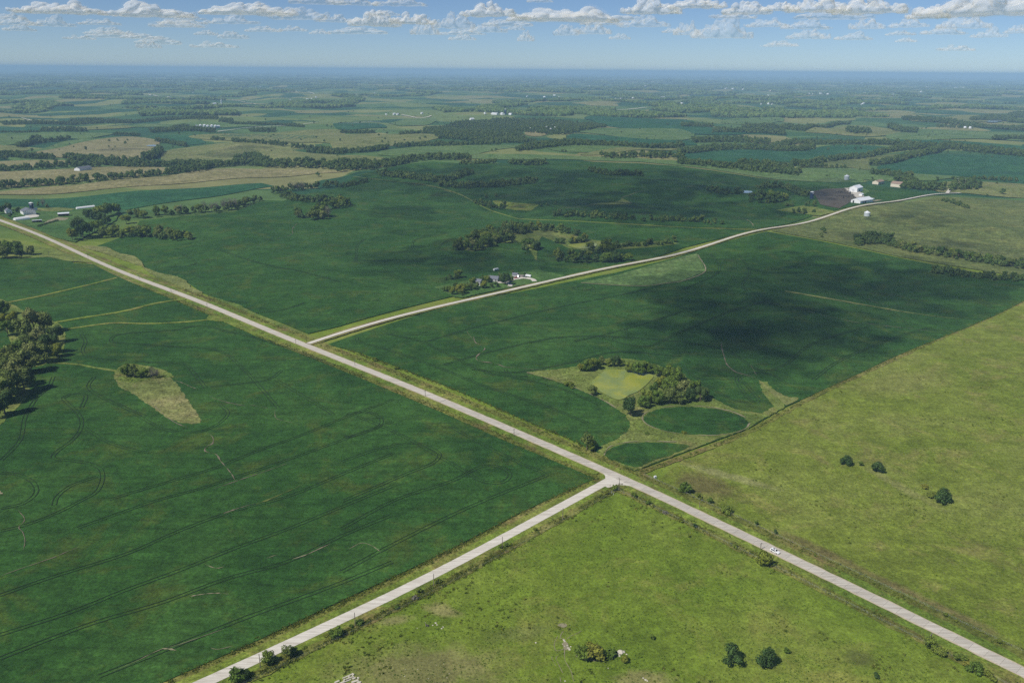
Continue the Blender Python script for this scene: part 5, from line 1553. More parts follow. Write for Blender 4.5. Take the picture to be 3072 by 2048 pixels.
def roof_slabs(L, W, h, rh, o=0.4, th=0.18):
    a, b = L / 2 + o, W / 2
    k = rh / b
    zb = h - k * o
    parts = []
    for s in (-1, 1):
        V = [(-a, s * (b + o), zb + .02), (a, s * (b + o), zb + .02), (a, 0, h + rh + .02), (-a, 0, h + rh + .02)]
        V += [(x, y, z + th) for x, y, z in V]
        F = [(0, 1, 2, 3), (7, 6, 5, 4), (0, 4, 5, 1), (1, 5, 6, 2), (2, 6, 7, 3), (3, 7, 4, 0)]
        if s > 0: F = [f[::-1] for f in F]
        parts.append((V, F))
    return join(parts)

def barn(name, px, py, rot, L, W, h, rh, wall='white_metal', roof='roof_white', label='', cat='barn', doors=(), windows=(), group=None, simple=False):
    p = at(px, py)
    e = empty(name, (p.x, p.y, p.z + 0.0006 * p.xy.length + .75), rot)
    if cat != 'house' and cat != 'garage' and name != 'farm_building':
        e.scale = (1.2, 1.2, 1.15)
    V, F = gable_walls(L, W, h, rh); mesh_obj('wall', V, F, wall, e)
    V, F = roof_slabs(L, W, h, rh); mesh_obj('roof', V, F, roof, e)
    for face, c, w, hh, m in doors:       # face 'x+','x-','y+','y-', centre along the wall, width, height
        if face[0] == 'x':
            s = 1 if face[1] == '+' else -1
            V, F = box(s * L / 2 - .05, s * L / 2 + .05, c - w / 2, c + w / 2, 0, hh)
        else:
            s = 1 if face[1] == '+' else -1
            V, F = box(c - w / 2, c + w / 2, s * W / 2 - .05, s * W / 2 + .05, 0, hh)
        mesh_obj('door', V, F, m, e)
    for face, c, z, w, hh in windows:
        if face[0] == 'x':
            s = 1 if face[1] == '+' else -1
            V, F = box(s * L / 2 - .05, s * L / 2 + .06, c - w / 2, c + w / 2, z, z + hh)
        else:
            s = 1 if face[1] == '+' else -1
            V, F = box(c - w / 2, c + w / 2, s * W / 2 - .05, s * W / 2 + .06, z, z + hh)
        mesh_obj('window', V, F, 'car_glass', e)
    tag(e, label, cat, group)
    return e

def hoop(name, px, py, rot, L, W, h, label, open_side=True, mat='white_metal'):
    p = at(px, py)
    e = empty(name, (p.x, p.y, p.z + 0.0006 * p.xy.length + .75), rot)
    n = 14
    V, F = [], []
    for s in (-1, 1):
        for i in range(n + 1):
            t_ = math.pi * i / n
            V.append((s * L / 2, -math.cos(t_) * W / 2, max(-.4, math.sin(t_) * h) if 0 < i < n else -.4))
    for i in range(n):
        F.append((i, i + 1, n + 2 + i, n + 1 + i))
    mesh_obj('cover', V, F, mat, e)
    Vs = [(-L / 2 + .3, v[1] * .98, v[2] * .98) for v in V[:n + 1]]
    mesh_obj('end_wall', Vs, [tuple(range(n + 1))], 'white_metal', e)
    Vs = [(L / 2 - .3, v[1] * .98, v[2] * .98) for v in V[:n + 1]]
    mesh_obj('end_wall', Vs, [tuple(range(n + 1))[::-1]], 'dark_opening' if open_side else 'white_metal', e)
    tag(e, label, 'barn')
    return e

def open_shed(px, py, rot, L, W, hf, hb, label):
    """mono-pitch shed, open on its -y side"""
    p = at(px, py)
    e = empty('open_shed', (p.x, p.y, p.z + 0.0006 * p.xy.length + .75), rot)
    a, b = L / 2, W / 2
    V = [(-a, -b, -.5), (-a, b, -.5), (-a, b, hb), (-a, -b, hf), (a, -b, -.5), (a, b, -.5), (a, b, hb), (a, -b, hf)]
    mesh_obj('wall', V, [(0, 3, 2, 1), (4, 5, 6, 7), (1, 2, 6, 5)], 'white_metal', e)
    V = [(-a - .3, -b - .5, hf + .05), (a + .3, -b - .5, hf + .05), (a + .3, b + .3, hb + .05), (-a - .3, b + .3, hb + .05)]
    V += [(x, y, z + .2) for x, y, z in V]
    mesh_obj('roof', V, [(3, 2, 1, 0), (4, 5, 6, 7), (0, 1, 5, 4), (1, 2, 6, 5), (2, 3, 7, 6), (3, 0, 4, 7)], 'roof_white', e)
    V, F = box(-a + .2, a - .2, b * .2, b * .25, -.3, hb - .3); mesh_obj('inner_wall', V, F, 'dark_opening', e)
    for i in range(4):
        x = -a + .15 + i * (L - .3) / 3
        V, F = box(x - .12, x + .12, -b, -b + .24, -.5, hf); mesh_obj('post', V, F, 'pole_wood', e)
    tag(e, label, 'shed')
    return e

def cyl(r, z0, z1, n=24, r2=None):
    r2 = r if r2 is None else r2
    V = [(r * math.cos(2 * math.pi * k / n), r * math.sin(2 * math.pi * k / n), z0) for k in range(n)] + [(r2 * math.cos(2 * math.pi * k / n), r2 * math.sin(2 * math.pi * k / n), z1) for k in range(n)]
    return V, [(k, (k + 1) % n, n + (k + 1) % n, n + k) for k in range(n)] + [tuple(range(n, 2 * n)), tuple(range(n))[::-1]]

def silo(px, py, r, h, label):
    p = at(px, py)
    e = empty('silo', (p.x, p.y, p.z + 0.0006 * p.xy.length + .7), 0.3)
    V, F = cyl(r, -.5, h); mesh_obj('wall', V, F, 'silo_blue', e)
    V, F = join([cyl(r * 1.03, h, h + .35), cyl(r * 1.03, h + .35, h + 1.1, r2=r * .45), cyl(r * .45, h + 1.1, h + 1.5, r2=r * .1)]); mesh_obj('roof', V, F, 'white_metal', e)
    for k in range(4):
        V, F = cyl(r * 1.012, h * (.2 + .2 * k), h * (.2 + .2 * k) + .12); mesh_obj('band', V, F, 'silo_blue', e)
    V, F = join([box(r - .02, r + .5, -.25, .25, 0, h), ]); mesh_obj('chute', V, F, 'galvanised', e)
    V, F = box(-r * .42, r * .42, -r - .06, -r + .5, h * .80, h * .90); mesh_obj('nameplate', V, F, 'white_metal', e)
    tag(e, label, 'silo')

def grain_bin(px, py, r, h, label, group=None, mat='galvanised'):
    p = at(px, py)
    e = empty('grain_bin', (p.x, p.y, p.z + 0.0006 * p.xy.length + .7), 0.2)
    e.scale = (1.2, 1.2, 1.15)
    V, F = cyl(r, -.5, h); mesh_obj('wall', V, F, mat, e)
    for k in range(3):
        V, F = cyl(r * 1.015, h * (.25 + .25 * k), h * (.25 + .25 * k) + .1); mesh_obj('ring', V, F, mat, e)
    V, F = join([cyl(r * 1.05, h, h + r * .55, r2=r * .16)]); rf = mesh_obj('roof', V, F, 'roof_white', e)
    V, F = cyl(r * .2, h + r * .55, h + r * .62, 12); mesh_obj('cap', V, F, mat, rf)
    V, F = box(-.5, .5, -r - .08, -r + .3, .2, 2.1); mesh_obj('door', V, F, 'grey_door', e)
    tag(e, label, 'grain bin', group)

A1, A2 = ROW, ROW + math.pi / 2
# left farmstead
barn('farmhouse', 26, 642, A2, 11, 8, 4.6, 3.0, 'white_metal', 'roof_grey', 'white farmhouse with grey roof at the far left farmstead', 'house', [('x-', 0, 1.1, 2.1, 'grey_door')], [('x-', -2, 1.2, 1, 1.3), ('x-', 2, 1.2, 1, 1.3), ('y+', -3, 1.2, 1, 1.3), ('y+', 0, 1.2, 1, 1.3), ('y+', 3, 1.2, 1, 1.3)])
barn('machine_shed', 86, 645, A2, 17, 15, 5.2, 3.0, 'white_metal', 'roof_grey', 'white machine shed with dark roof below the blue silo', 'shed', [('x-', 0, 8, 3.9, 'grey_door')])
silo(97, 634, 3.2, 12.0, 'dark blue silo with white cap at the left farmstead')
hoop('hoop_barn', 65, 662, A1 + .25, 21, 9, 4.2, 'long white hoop barn by the road at the left farmstead', False)
open_shed(112, 669, A1 - .25, 13, 7, 3.0, 2.4, 'small low white open shed nearest the road')
open_shed(192, 650, A1 - .25, 16, 11, 3.8, 4.2, 'white open fronted cattle shed in the left farmyard')
hoop('hoop_barn', 257, 627, A1 + .12, 30, 6.5, 3.2, 'very long low white barn at the edge of the soybean wedge', False)
barn('small_shed', 106, 634, A1, 5, 4, 2.4, 1.0, 'white_metal', 'roof_white', 'little white shed at the foot of the left silo', 'shed')
# right farmstead
barn('cattle_barn', 2567, 577, A1, 20, 13, 7.2, 3.6, 'white_metal', 'roof_white', 'tall white barn at the top of the feedlot', 'barn', [('x-', 0, 4, 4.5, 'grey_door'), ('y-', -2, 3, 4, 'dark_opening')])
b2 = barn('long_barn', 2585, 609, A1 - .12, 33, 15, 4.0, 3.4, 'white_metal', 'roof_white', 'long white barn with dark doorways below the feedlot', 'barn', [('x-', 3.5, 2.4, 3.4, 'dark_opening'), ('y-', -9, 3, 3.2, 'dark_opening'), ('y-', -3, 5, 3.2, 'dark_opening'), ('y-', 4, 3.5, 3.2, 'grey_door')])
V, F = join([box(16.6, 24, -6, 6, 4.2, 4.4), box(23.4, 23.8, -5.8, -5.4, -.5, 4.2), box(23.4, 23.8, 5.4, 5.8, -.5, 4.2)]); mesh_obj('lean_to', V, F, 'roof_white', b2)
silo(2434, 598, 3.4, 11.5, 'dark blue silo with white cap beside the feedlot')
grain_bin(2600, 650, 3.9, 4.6, 'white grain bin standing alone in the corn field')
grain_bin(2539, 541, 4.6, 6.5, 'pale grain bin behind the feedlot farm')
barn('farm_shed', 2634, 553, A1, 24, 11, 4, 2.6, 'cream_wall', 'roof_brown', 'cream shed with brown roof behind the feedlot, left one', 'shed')
barn('farm_shed', 2691, 562, A2, 17, 15, 5.5, 3.4, 'cream_wall', 'roof_brown', 'cream gabled shed with brown roof behind the feedlot, right one', 'shed', [('x-', 0, 5, 4, 'white_metal')])
barn('small_shed', 2583, 590, A1, 6, 5, 3, 1.2, 'white_metal', 'roof_white', 'small white shed between the two feedlot barns', 'shed')
barn('small_shed', 2875, 547, A1, 12, 8, 3.5, 2, 'cream_wall', 'roof_white', 'pale shed at the end of the far lane', 'shed')
# farmhouse by the lane
h1 = barn('farmhouse', 1481, 845, A2 + .5, 12, 8, 3.0, 2.6, 'shaded_white', 'roof_grey', 'white farmhouse with grey roof beside the lane', 'house', [('x-', 0, 4.5, 2.6, 'grey_door')], [('y+', -4, 1, 1.2, 1.2), ('y+', 0, 1, 1.2, 1.2), ('y+', 4, 1, 1.2, 1.2)])
barn('farmhouse', 1437, 858, A2 + .3, 7, 6, 4.6, 2.2, 'shaded_white', 'roof_grey', 'narrow white house half hidden by trees beside the lane', 'house', [('x-', -1.5, 1.1, 2.1, 'grey_door')], [('x-', 1.5, 1.2, 1, 1.4), ('x-', 1.5, 3.4, 1, 1.2), ('x-', -1.5, 3.4, 1, 1.2), ('y+', -2, 1.2, 1, 1.3), ('y+', 2, 1.2, 1, 1.3)])
barn('garage', 1546, 832, A2 + .5, 6, 5, 2.8, 1.4, 'shaded_white', 'roof_grey', 'small white garage behind the parked cars', 'garage', [('x-', 0, 3.6, 2.6, 'grey_door')])
barn('green_roof_shed', 250, 512, A1 + .6, 32, 12, 4, 2.6, 'white_metal', 'roof_grey', 'long shed in the tan hay field at upper left', 'shed')

# farm buildings of the far distance
FAR = []
for z, pts in ((UL, [(250, 528, 22), (285, 525, 16), (292, 538, 26), (320, 536, 30), (345, 540, 24), (385, 537, 40), (410, 538, 26), (80, 528, 20), (110, 535, 16), (400, 570, 18), (845, 636, 26), (865, 640, 20), (603, 625, 12), (1480, 724, 22), (1505, 726, 24), (1355, 880, 18), (1500, 884, 18), (1760, 608, 22), (1795, 606, 14), (1805, 577, 20), (1450, 556, 24), (1485, 562, 18), (2120, 692, 26), (2150, 690, 22), (2178, 677, 20), (2000, 694, 16), (2245, 567, 14), (2310, 586, 30), (152, 597, 16), (1590, 493, 40), (1330, 645, 14), (220, 463, 20)]),
               (UM, [(12, 599, 30), (60, 600, 18), (126, 601, 24), (140, 694, 20), (40, 690, 22), (310, 797, 14), (365, 797, 14), (388, 798, 12), (990, 791, 18), (1060, 795, 44), (1110, 796, 34), (1165, 797, 20), (1400, 675, 26), (1470, 664, 30), (1500, 678, 18), (1890, 690, 22), (1925, 688, 26), (2010, 682, 20), (2210, 682, 62), (2095, 598, 26), (1413, 893, 13), (1455, 882, 14), (1475, 893, 10), (1445, 905, 10), (1302, 900, 8), (900, 833, 22), (770, 580, 22), (585, 530, 34), (2265, 716, 16), (2345, 724, 20), (1712, 600, 20), (1595, 620, 14), (1280, 672, 22), (230, 648, 12), (555, 790, 14), (925, 536, 26), (1620, 500, 30)]),
               (UR, [(260, 612, 40), (300, 616, 46), (345, 618, 30), (415, 623, 22), (600, 632, 34), (870, 652, 30), (895, 655, 20), (950, 652, 34), (1000, 656, 26), (1255, 648, 40), (1200, 577, 30), (1235, 577, 20), (1680, 606, 34), (1642, 640, 22), (1842, 602, 26), (1880, 611, 40), (1930, 611, 44), (2120, 599, 50), (2190, 601, 46), (2225, 606, 30), (2310, 593, 40), (2250, 594, 22), (590, 666, 20), (540, 725, 14), (590, 724, 16), (615, 726, 12), (1245, 722, 24), (1230, 726, 16), (1945, 888, 10), (1980, 891, 10), (1120, 640, 20), (740, 670, 16), (1450, 660, 22), (985, 517, 30), (1320, 515, 40), (2060, 543, 26), (1985, 560, 30), (500, 543, 22)])):
    FAR += [(z([(a, b)])[0], c) for a, b, c in pts]
FAR.sort(key=lambda q: q[0][0])
for i, ((px, py), L) in enumerate(FAR):
    red = i % 17 == 9
    barn('farm_building', px, py, random.choice((A1, A2, A1 + .3, A2 - .4)), L, max(7, L * random.uniform(.35, .6)), random.uniform(3.5, 5.5) + L * .05, random.uniform(2, 4) + L * .03, 'white_metal', 'roof_brown' if red else 'roof_white', f'tiny far off pale farm building, {ordinal(i) if i < 99 else "hundred and " + ordinal(i - 100)} from the left along the distance', 'farm building', group='far farm buildings')
silo(1024 + 1131 / 2.297, 792 / 2.297, 4.2, 26, 'tall dark blue silo beside long white barns in the distance')
for k, (px, py) in enumerate([(602, 384), (614, 384), (636, 385), (647, 386), (624, 386)]):
    grain_bin(px, py, 5.2, 7.5, f'silver grain bin, {ORD[k]} of five, far beyond the tan fields' if k < 4 else 'silver grain bin standing between the far pairs', 'far grain bins')
p = at(665, 315)
grain_bin(665, 316, 4, 24, 'tall pale silo by a far farm, upper left centre')

# ------------------------------------------------------------------ utility poles and fences
def pole(px, py, hp, label, arm=True):
    p = at(px, py)
    h = hp / pxm(px, py) / 0.93
    e = empty('utility_pole', (p.x, p.y, p.z), 0)
    V, F = tube([(0, 0, -.5), (0, 0, h)], [.19, .13], 8); mesh_obj('post', V, F, 'pole_wood', e)
    d = ROW if px < 1900 and py > 1440 else ROW + math.pi / 2
    c, s = math.cos(d + math.pi / 2), math.sin(d + math.pi / 2)
    if arm:
        a = 1.2
        V, F = tube([(-c * a, -s * a, h - .6), (c * a, s * a, h - .6)], [.09, .09], 5); arm_o = mesh_obj('crossarm', V, F, 'pole_wood', e)
    for k in ((-1.0, 0, 1.0) if arm else (0,)):
        z0 = h - .52 if arm else h
        V, F = tube([(c * k, s * k, z0), (c * k, s * k, z0 + .25)], [.07, .05], 6); mesh_obj('insulator', V, F, 'grey_door', e)
    tag(e, label, 'utility pole', 'utility poles along the roads')
for a in [(1856.5, 1473, 42, 'pole with crossarm on the crossroads corner'), (1688, 1560, 39, 'second pole along the gravel road from the crossroads', False), (1507, 1647, 40, 'third pole along the gravel road from the crossroads', False), (1301.5, 1757, 40, 'fourth pole along the gravel road from the crossroads', False), (1066, 1879, 47, 'fifth pole along the gravel road from the crossroads', False), (781.5, 2002, 47, 'lowest pole along the gravel road, near the bottom edge', False),
          (2281, 1650, 24, 'pole with crossarm beside the yellow green roadside shrub'), (2791, 1921, 26, 'pole above the lower right hedge'), (2098, 1522, 18, 'short pole on the verge right of the crossroads', False),
          (1542, 1308, 24, 'pole on the concrete road verge, first west of the crossroads'), (1276, 1190, 20, 'pole on the concrete road verge, second west of the crossroads'), (1065, 1098, 20, 'pole on the concrete road verge just below the lane mouth'), (888, 1035, 18, 'pole opposite the lane mouth'), (622, 924, 15, 'pole on the left verge, first beyond the lane mouth'), (514, 878, 14, 'pole on the left verge, second beyond the lane mouth'), (418, 838, 14, 'pole on the left verge, third beyond the lane mouth'), (334, 795, 13, 'pole on the left verge, fourth beyond the lane mouth'), (265, 776, 14, 'pole on the left verge, fifth beyond the lane mouth'), (222, 792, 20, 'pole standing in the grass corner at left'), (148, 774, 18, 'leftmost pole, in the grass near the left clump'), (1526, 870, 14, 'slim pole beside the farmhouse driveway')]:
    pole(*a)

def fence(P, label, step=5.0, post='pole_wood'):
    Q = resample(P, step)
    e = empty('pasture_fence', (Q[0].x, Q[0].y, H(Q[0].x, Q[0].y)))
    me = None
    org = Vector((Q[0].x, Q[0].y, H(Q[0].x, Q[0].y)))
    V, F = tube([(0, 0, -.3), (0, 0, 1.35)], [.075, .065], 6)
    me = make_mesh('post', V, F, post)
    W = []
    for q in Q:
        z = ground_z(q.x, q.y, 0.2)
        o = link_mesh('post', me, e, Vector((q.x, q.y, z)) - org)
        W.append(Vector((q.x, q.y, z)) - org)
    for hh in (.55, .9, 1.25):
        V, F = tube([w + Vector((0, 0, hh)) for w in W], [.008] * len(W), 3); mesh_obj('wire', V, F, 'galvanised', e)
    tag(e, label, 'fence')
GF = [p for p in GRAVEL if 6 < (p - at(1842, 1434).xy).length]
fence(offset_line(GF, 10.5), 'wire fence on wooden posts between gravel road and near pasture')
sgn = 1
_rp = [p for p in ROAD if p.y < at(1880, 1445).y]
fence(offset_line(_rp, -12.5), 'wire fence on wooden posts below the concrete road')
fence(offset_line(_rp, 12.5), 'wire fence on wooden posts above the concrete road')
for k, (px, py, hgt) in enumerate(((1835, 1480, 1.5), (1840, 1484, 1.3))):
    p = at(px, py)
    V, F = join([tube([(0, 0, -.3), (0, 0, hgt)], [.09, .08], 6), tube([(0, 0, hgt * .6), (.5, .3, 0)], [.04, .04], 5)])
    o = mesh_obj('corner_post', V, F, 'white_metal'); o.location = (p.x, p.y, p.z + .1)
    tag(o, 'taller pale fence post near the crossroads bush' if k == 0 else 'shorter pale fence post near the crossroads bush', 'post')
for k, (px, py, w) in enumerate(((1963.6, 1435, .9), (1967.3, 1434, .35))):
    p = at(px, py)
    e = empty('utility_box', (p.x, p.y, p.z + .3), ROW)
    V, F = join([box(-w / 2, w / 2, -.35, .35, -.3, 1.3), box(-w / 2 - .04, w / 2 + .04, -.4, .4, 1.3, 1.38)]); mesh_obj('cabinet', V, F, 'white_metal', e)
    V, F = box(-w / 2 + .06, w / 2 - .06, -.37, -.34, 0.05, 1.2); mesh_obj('door', V, F, 'grey_door', e)
    tag(e, 'wider white utility box on the verge across from the crossroads' if k == 0 else 'slim white utility pedestal right of the wider box', 'utility box')
_fw = [at(*q) for q in Z(0, 580, 6.533, [(770, 665), (900, 625), (1020, 590), (1140, 553)])]
for k, q in enumerate(resample(smooth_line([w.xy for w in _fw], 6), 5.5)):
    wp2 = ground_z(q.x, q.y, .6)
    o = link_mesh('hedge_bush', random.choice(BUSH['round']), None, (q.x, q.y, wp2), random.random() * 6, (4.5, 4.5, 2.4))
    tag(o, f'{ordinal(k)} bush from the road in the dark farmyard hedge', 'hedge', 'farmyard hedge bushes')

# ------------------------------------------------------------------ stones
def rock(loc, s, seed, label, group, flat=.55, ang=True):
    bm = bmesh.new()
    bmesh.ops.create_icosphere(bm, subdivisions=2, radius=1)
    for v in bm.verts:
        k = 1 + .45 * noise.noise(v.co * 1.3 + Vector((seed * 3.1, 0, 0)))
        v.co = Vector((round(v.co.x * 2.2) / 2.2 * .5 + v.co.x * .5, v.co.y, v.co.z * flat)) * k * s
    me = bpy.data.meshes.new('limestone_rock'); bm.to_mesh(me); bm.free()
    me.materials.append(MATS['stone'])
    o = link_mesh('limestone_rock', me, None, loc, seed * 1.3)
    tag(o, label, 'rock', group)
RK = [(1600 + x / 5.88, 1850 + y / 5.88, s) for x, y, s in [(545, 415, .9), (552, 440, .8), (520, 480, .6), (600, 510, .8), (615, 550, .9), (640, 575, 1.0), (555, 520, .7), (575, 455, .6), (530, 395, .5), (660, 525, .6), (1540, 625, 2.2), (1510, 640, 1.4), (1585, 620, 1.3), (1430, 685, .7), (1520, 690, .8), (1360, 700, .5), (1330, 725, .6), (1645, 660, .7), (45, 455, .7), (1180, 765, .7), (1210, 755, .5), (560, 1130, .6), (1320, 905, .5), (1940, 1080, .7), (1980, 1110, .8), (2010, 1130, .6)]] + \
     [(960 + x / 5.88, 1850 + y / 5.88, s) for x, y, s in [(2040, 110, .8), (1990, 148, .6), (2065, 142, .6), (2170, 182, .7), (2145, 207, .7), (1860, 105, .4), (1715, 200, .4), (675, 1075, .9), (1095, 1010, .35), (1310, 530, .3), (1725, 925, .35), (2280, 1000, .35), (1495, 1045, .4), (2240, 1075, .35), (1365, 635, .3), (2180, 830, .3), (1910, 1090, .35), (2050, 850, .3), (1950, 800, .25), (1510, 925, .3)]]
RK.sort(key=lambda q: q[0])
for i, (px, py, s) in enumerate(RK):
    p = at(px, py)
    big = s > 2
    rock((p.x, p.y, p.z + .12), s * .62, i + 1, 'largest white limestone boulder right of the gully thicket' if big else f'pale limestone rock, {ordinal(i)} from the left in the near pasture', 'pale rocks scattered in the near pasture')
# heap of broken slabs at the bottom edge
for i, (x, y, L, W, rz) in enumerate([(480, 1055, 6.2, .9, .55), (530, 1085, 5.6, .9, .6), (600, 1095, 2.2, 1.2, .7), (580, 1025, 1.8, 1.3, -.6), (300, 1150, 3.2, 1.2, .6), (620, 1145, 4.4, 1.6, .5), (430, 1125, 1.5, .9, 1.2), (510, 1070, 1.1, .8, .2), (690, 1160, 2.4, 1.4, -.3), (480, 1140, 5.5, .9, .58), (390, 1170, 3.6, 1.1, .5)]):
    p = at(960 + x / 5.88, 1850 + y / 5.88)
    V, F = box(-L / 2 * .62, L / 2 * .62, -W / 2 * .62, W / 2 * .62, 0, .35)
    V = [(a + random.uniform(-.12, .12), b + random.uniform(-.12, .12), c + random.uniform(-.04, .08)) for a, b, c in V]
    o = mesh_obj('stone_slab', V, F, 'stone')
    o.location = (p.x, p.y, p.z + .15 + .05 * (i % 4)); o.rotation_euler = (random.uniform(-.1, .1), random.uniform(-.1, .1), rz)
    tag(o, f'pale broken slab, {ordinal(i)} in the heap at the bottom edge', 'slab', 'heap of pale broken slabs')

# ------------------------------------------------------------------ vehicles
def loft(sections):
    V, F = [], []
    n = len(sections[0])
    for s in sections: V += s
    for i in range(len(sections) - 1):
        for k in range(n):
            F.append((i * n + k, i * n + (k + 1) % n, (i + 1) * n + (k + 1) % n, (i + 1) * n + k))
    F.append(tuple(range(n))); F.append(tuple(range(len(V) - n, len(V)))[::-1])
    return V, F
def car_section(x, zb, zs, zr, wb, ws, wr):
    pts = [(x, -wb, zb), (x, -ws, (zb + zs) / 2), (x, -ws * .985, zs), (x, -wr, zr - .05), (x, -wr * .82, zr), (x, wr * .82, zr), (x, wr, zr - .05), (x, ws * .985, zs), (x, ws, (zb + zs) / 2), (x, wb, zb)]
    return pts
def make_car(paint, label, loc, rz, pickup=False, cat='car'):
    e = empty('suv' if not pickup else 'pickup_truck', loc, rz)
    if not pickup:
        S = [(-2.42, .45, .72, .80, .70, .78, .72), (-2.36, .36, .85, 1.02, .80, .88, .80), (-2.25, .32, .95, 1.30, .84, .92, .76), (-1.95, .30, .98, 1.66, .86, .94, .66), (-1.3, .30, 1.0, 1.72, .87, .95, .66), (0.1, .30, 1.0, 1.71, .87, .95, .66), (.42, .30, 1.0, 1.64, .87, .95, .66), (1.1, .30, .98, 1.12, .87, .95, .80), (1.3, .30, .96, 1.06, .87, .95, .80), (2.05, .31, .90, .97, .85, .92, .76), (2.32, .36, .78, .84, .78, .84, .70), (2.42, .45, .66, .70, .66, .74, .64)]
    else:
        S = [(-2.75, .5, .98, 1.0, .82, .94, .9), (-2.7, .4, 1.02, 1.05, .86, .96, .92), (-.75, .38, 1.02, 1.05, .88, .97, .92), (-.7, .38, 1.05, 1.75, .88, .97, .70), (.6, .38, 1.05, 1.75, .88, .97, .70), (1.15, .38, 1.02, 1.18, .88, .97, .82), (2.3, .4, .95, 1.05, .86, .94, .80), (2.65, .48, .8, .88, .78, .84, .74)]
    V, F = loft([car_section(*s) for s in S]); body = mesh_obj('body', V, F, paint, e)
    if not pickup:
        V, F = [(.47, -.56, 1.62), (.47, .56, 1.62), (1.08, .70, 1.17), (1.08, -.70, 1.17)], [(0, 3, 2, 1)]
        V = [(x + .02, y, z + .035) for x, y, z in V]; mesh_obj('windscreen', V, F, 'car_glass', e)
        V = [(-2.0, -.56, 1.63), (-2.0, .56, 1.63), (-2.27, .68, 1.24), (-2.27, -.68, 1.24)]; V = [(x - .035, y, z + .03) for x, y, z in V]
        mesh_obj('rear_window', V, [(0, 1, 2, 3)], 'car_glass', e)
        for s in (-1, 1):
            V = [(-1.85, s * .90, 1.10), (.88, s * .90, 1.10), (.36, s * .715, 1.58), (-1.7, s * .715, 1.60)]; V = [(x, y + s * .035, z) for x, y, z in V]
            mesh_obj('side_window', V, [(0, 1, 2, 3) if s < 0 else (3, 2, 1, 0)], 'car_glass', e)
            V, F = box(-.5, -.42, s * .93 - .02, s * .93 + .02, .5, 1.5)
        mesh_obj('sunroof', [(-1.0, -.42, 1.738), (-.05, -.42, 1.732), (-.05, .42, 1.732), (-1.0, .42, 1.738)], [(0, 1, 2, 3)], 'car_glass', e)
        wx = (-1.42, 1.42)
    else:
        V, F = box(-2.6, -.85, -.78, .78, 1.03, 1.075); mesh_obj('bed', V, F, 'dark_opening', e)
        V = [(.66, -.6, 1.72), (.66, .6, 1.72), (1.13, .72, 1.24), (1.13, -.72, 1.24)]; V = [(x + .03, y, z + .03) for x, y, z in V]; mesh_obj('windscreen', V, [(0, 3, 2, 1)], 'car_glass', e)
        for s in (-1, 1):
            V = [(-.6, s * .94, 1.15), (.95, s * .94, 1.15), (.55, s * .78, 1.65), (-.6, s * .78, 1.65)]; V = [(x, y + s * .03, z) for x, y, z in V]
            mesh_obj('side_window', V, [(0, 1, 2, 3) if s < 0 else (3, 2, 1, 0)], 'car_glass', e)
        wx = (-1.7, 1.65)
    for x in wx:
        for s in (-1, 1):
            V, F = cyl(.36, -.13, .13, 18)
            V = [(x + a, s * .83 + c, .36 + b) for a, b, c in V]; w = mesh_obj('wheel', V, F, 'tyre', e)
            V, F = cyl(.22, -.02, .02, 14)
            V = [(x + a, s * .965 + c, .36 + b) for a, b, c in V]; mesh_obj('rim', V, F, 'wheel_metal', w)
    xf = 2.3 if not pickup else 2.6
    for s in (-1, 1):
        V, F = box(xf - .1, xf + .06, s * .58 - .14, s * .58 + .14, .66, .78); mesh_obj('headlight', V, F, 'grey_door', e)
        V, F = box(-xf - .1, -xf + .05, s * .72 - .08, s * .72 + .08, .80, 1.05); mesh_obj('tail_light', V, F, 'lamp_red', e)
        V, F = box(.78, .95, s * 1.0 - .1, s * 1.0 + .1, 1.0, 1.14); mesh_obj('mirror', V, F, paint, e)
    tag(e, label, cat)
    return e
_k = min(range(len(SL)), key=lambda i: (SL[i] - at(2329, 1655).xy).length)
_d = (SL[_k + 4] - SL[_k - 4]).normalized()
_c = SL[_k] + Vector((_d.y, -_d.x)) * 1.45 * (1 if Vector((_d.y, -_d.x)).y < 0 else -1)
if _d.y > 0: _d = -_d
make_car('car_white', 'white sport utility car driving down the concrete road', (_c.x, _c.y, H(_c.x, _c.y) + lift(3.6, _c.length) + .05), math.atan2(_d.y, _d.x))
for px, py, paint, pk, rz, lab in [(1500, 848, 'car_dark', False, 2.4, 'dark car parked in front of the lane farmhouse'), (1549, 838, 'car_red', True, .5, 'red pickup parked left of the driveway loop'), (1573, 835, 'car_dark', True, 2.6, 'dark pickup hitched to the white trailer'), (1556, 834, 'car_white', False, 1.2, 'white car parked between the two pickups'), (2583, 588, 'car_dark', True, .8, 'dark pickup parked between the feedlot barns')]:
    p = at(px, py)
    make_car(paint, lab, (p.x, p.y, p.z + .9 + .0007 * p.xy.length), rz, pk, 'pickup' if pk else 'car')
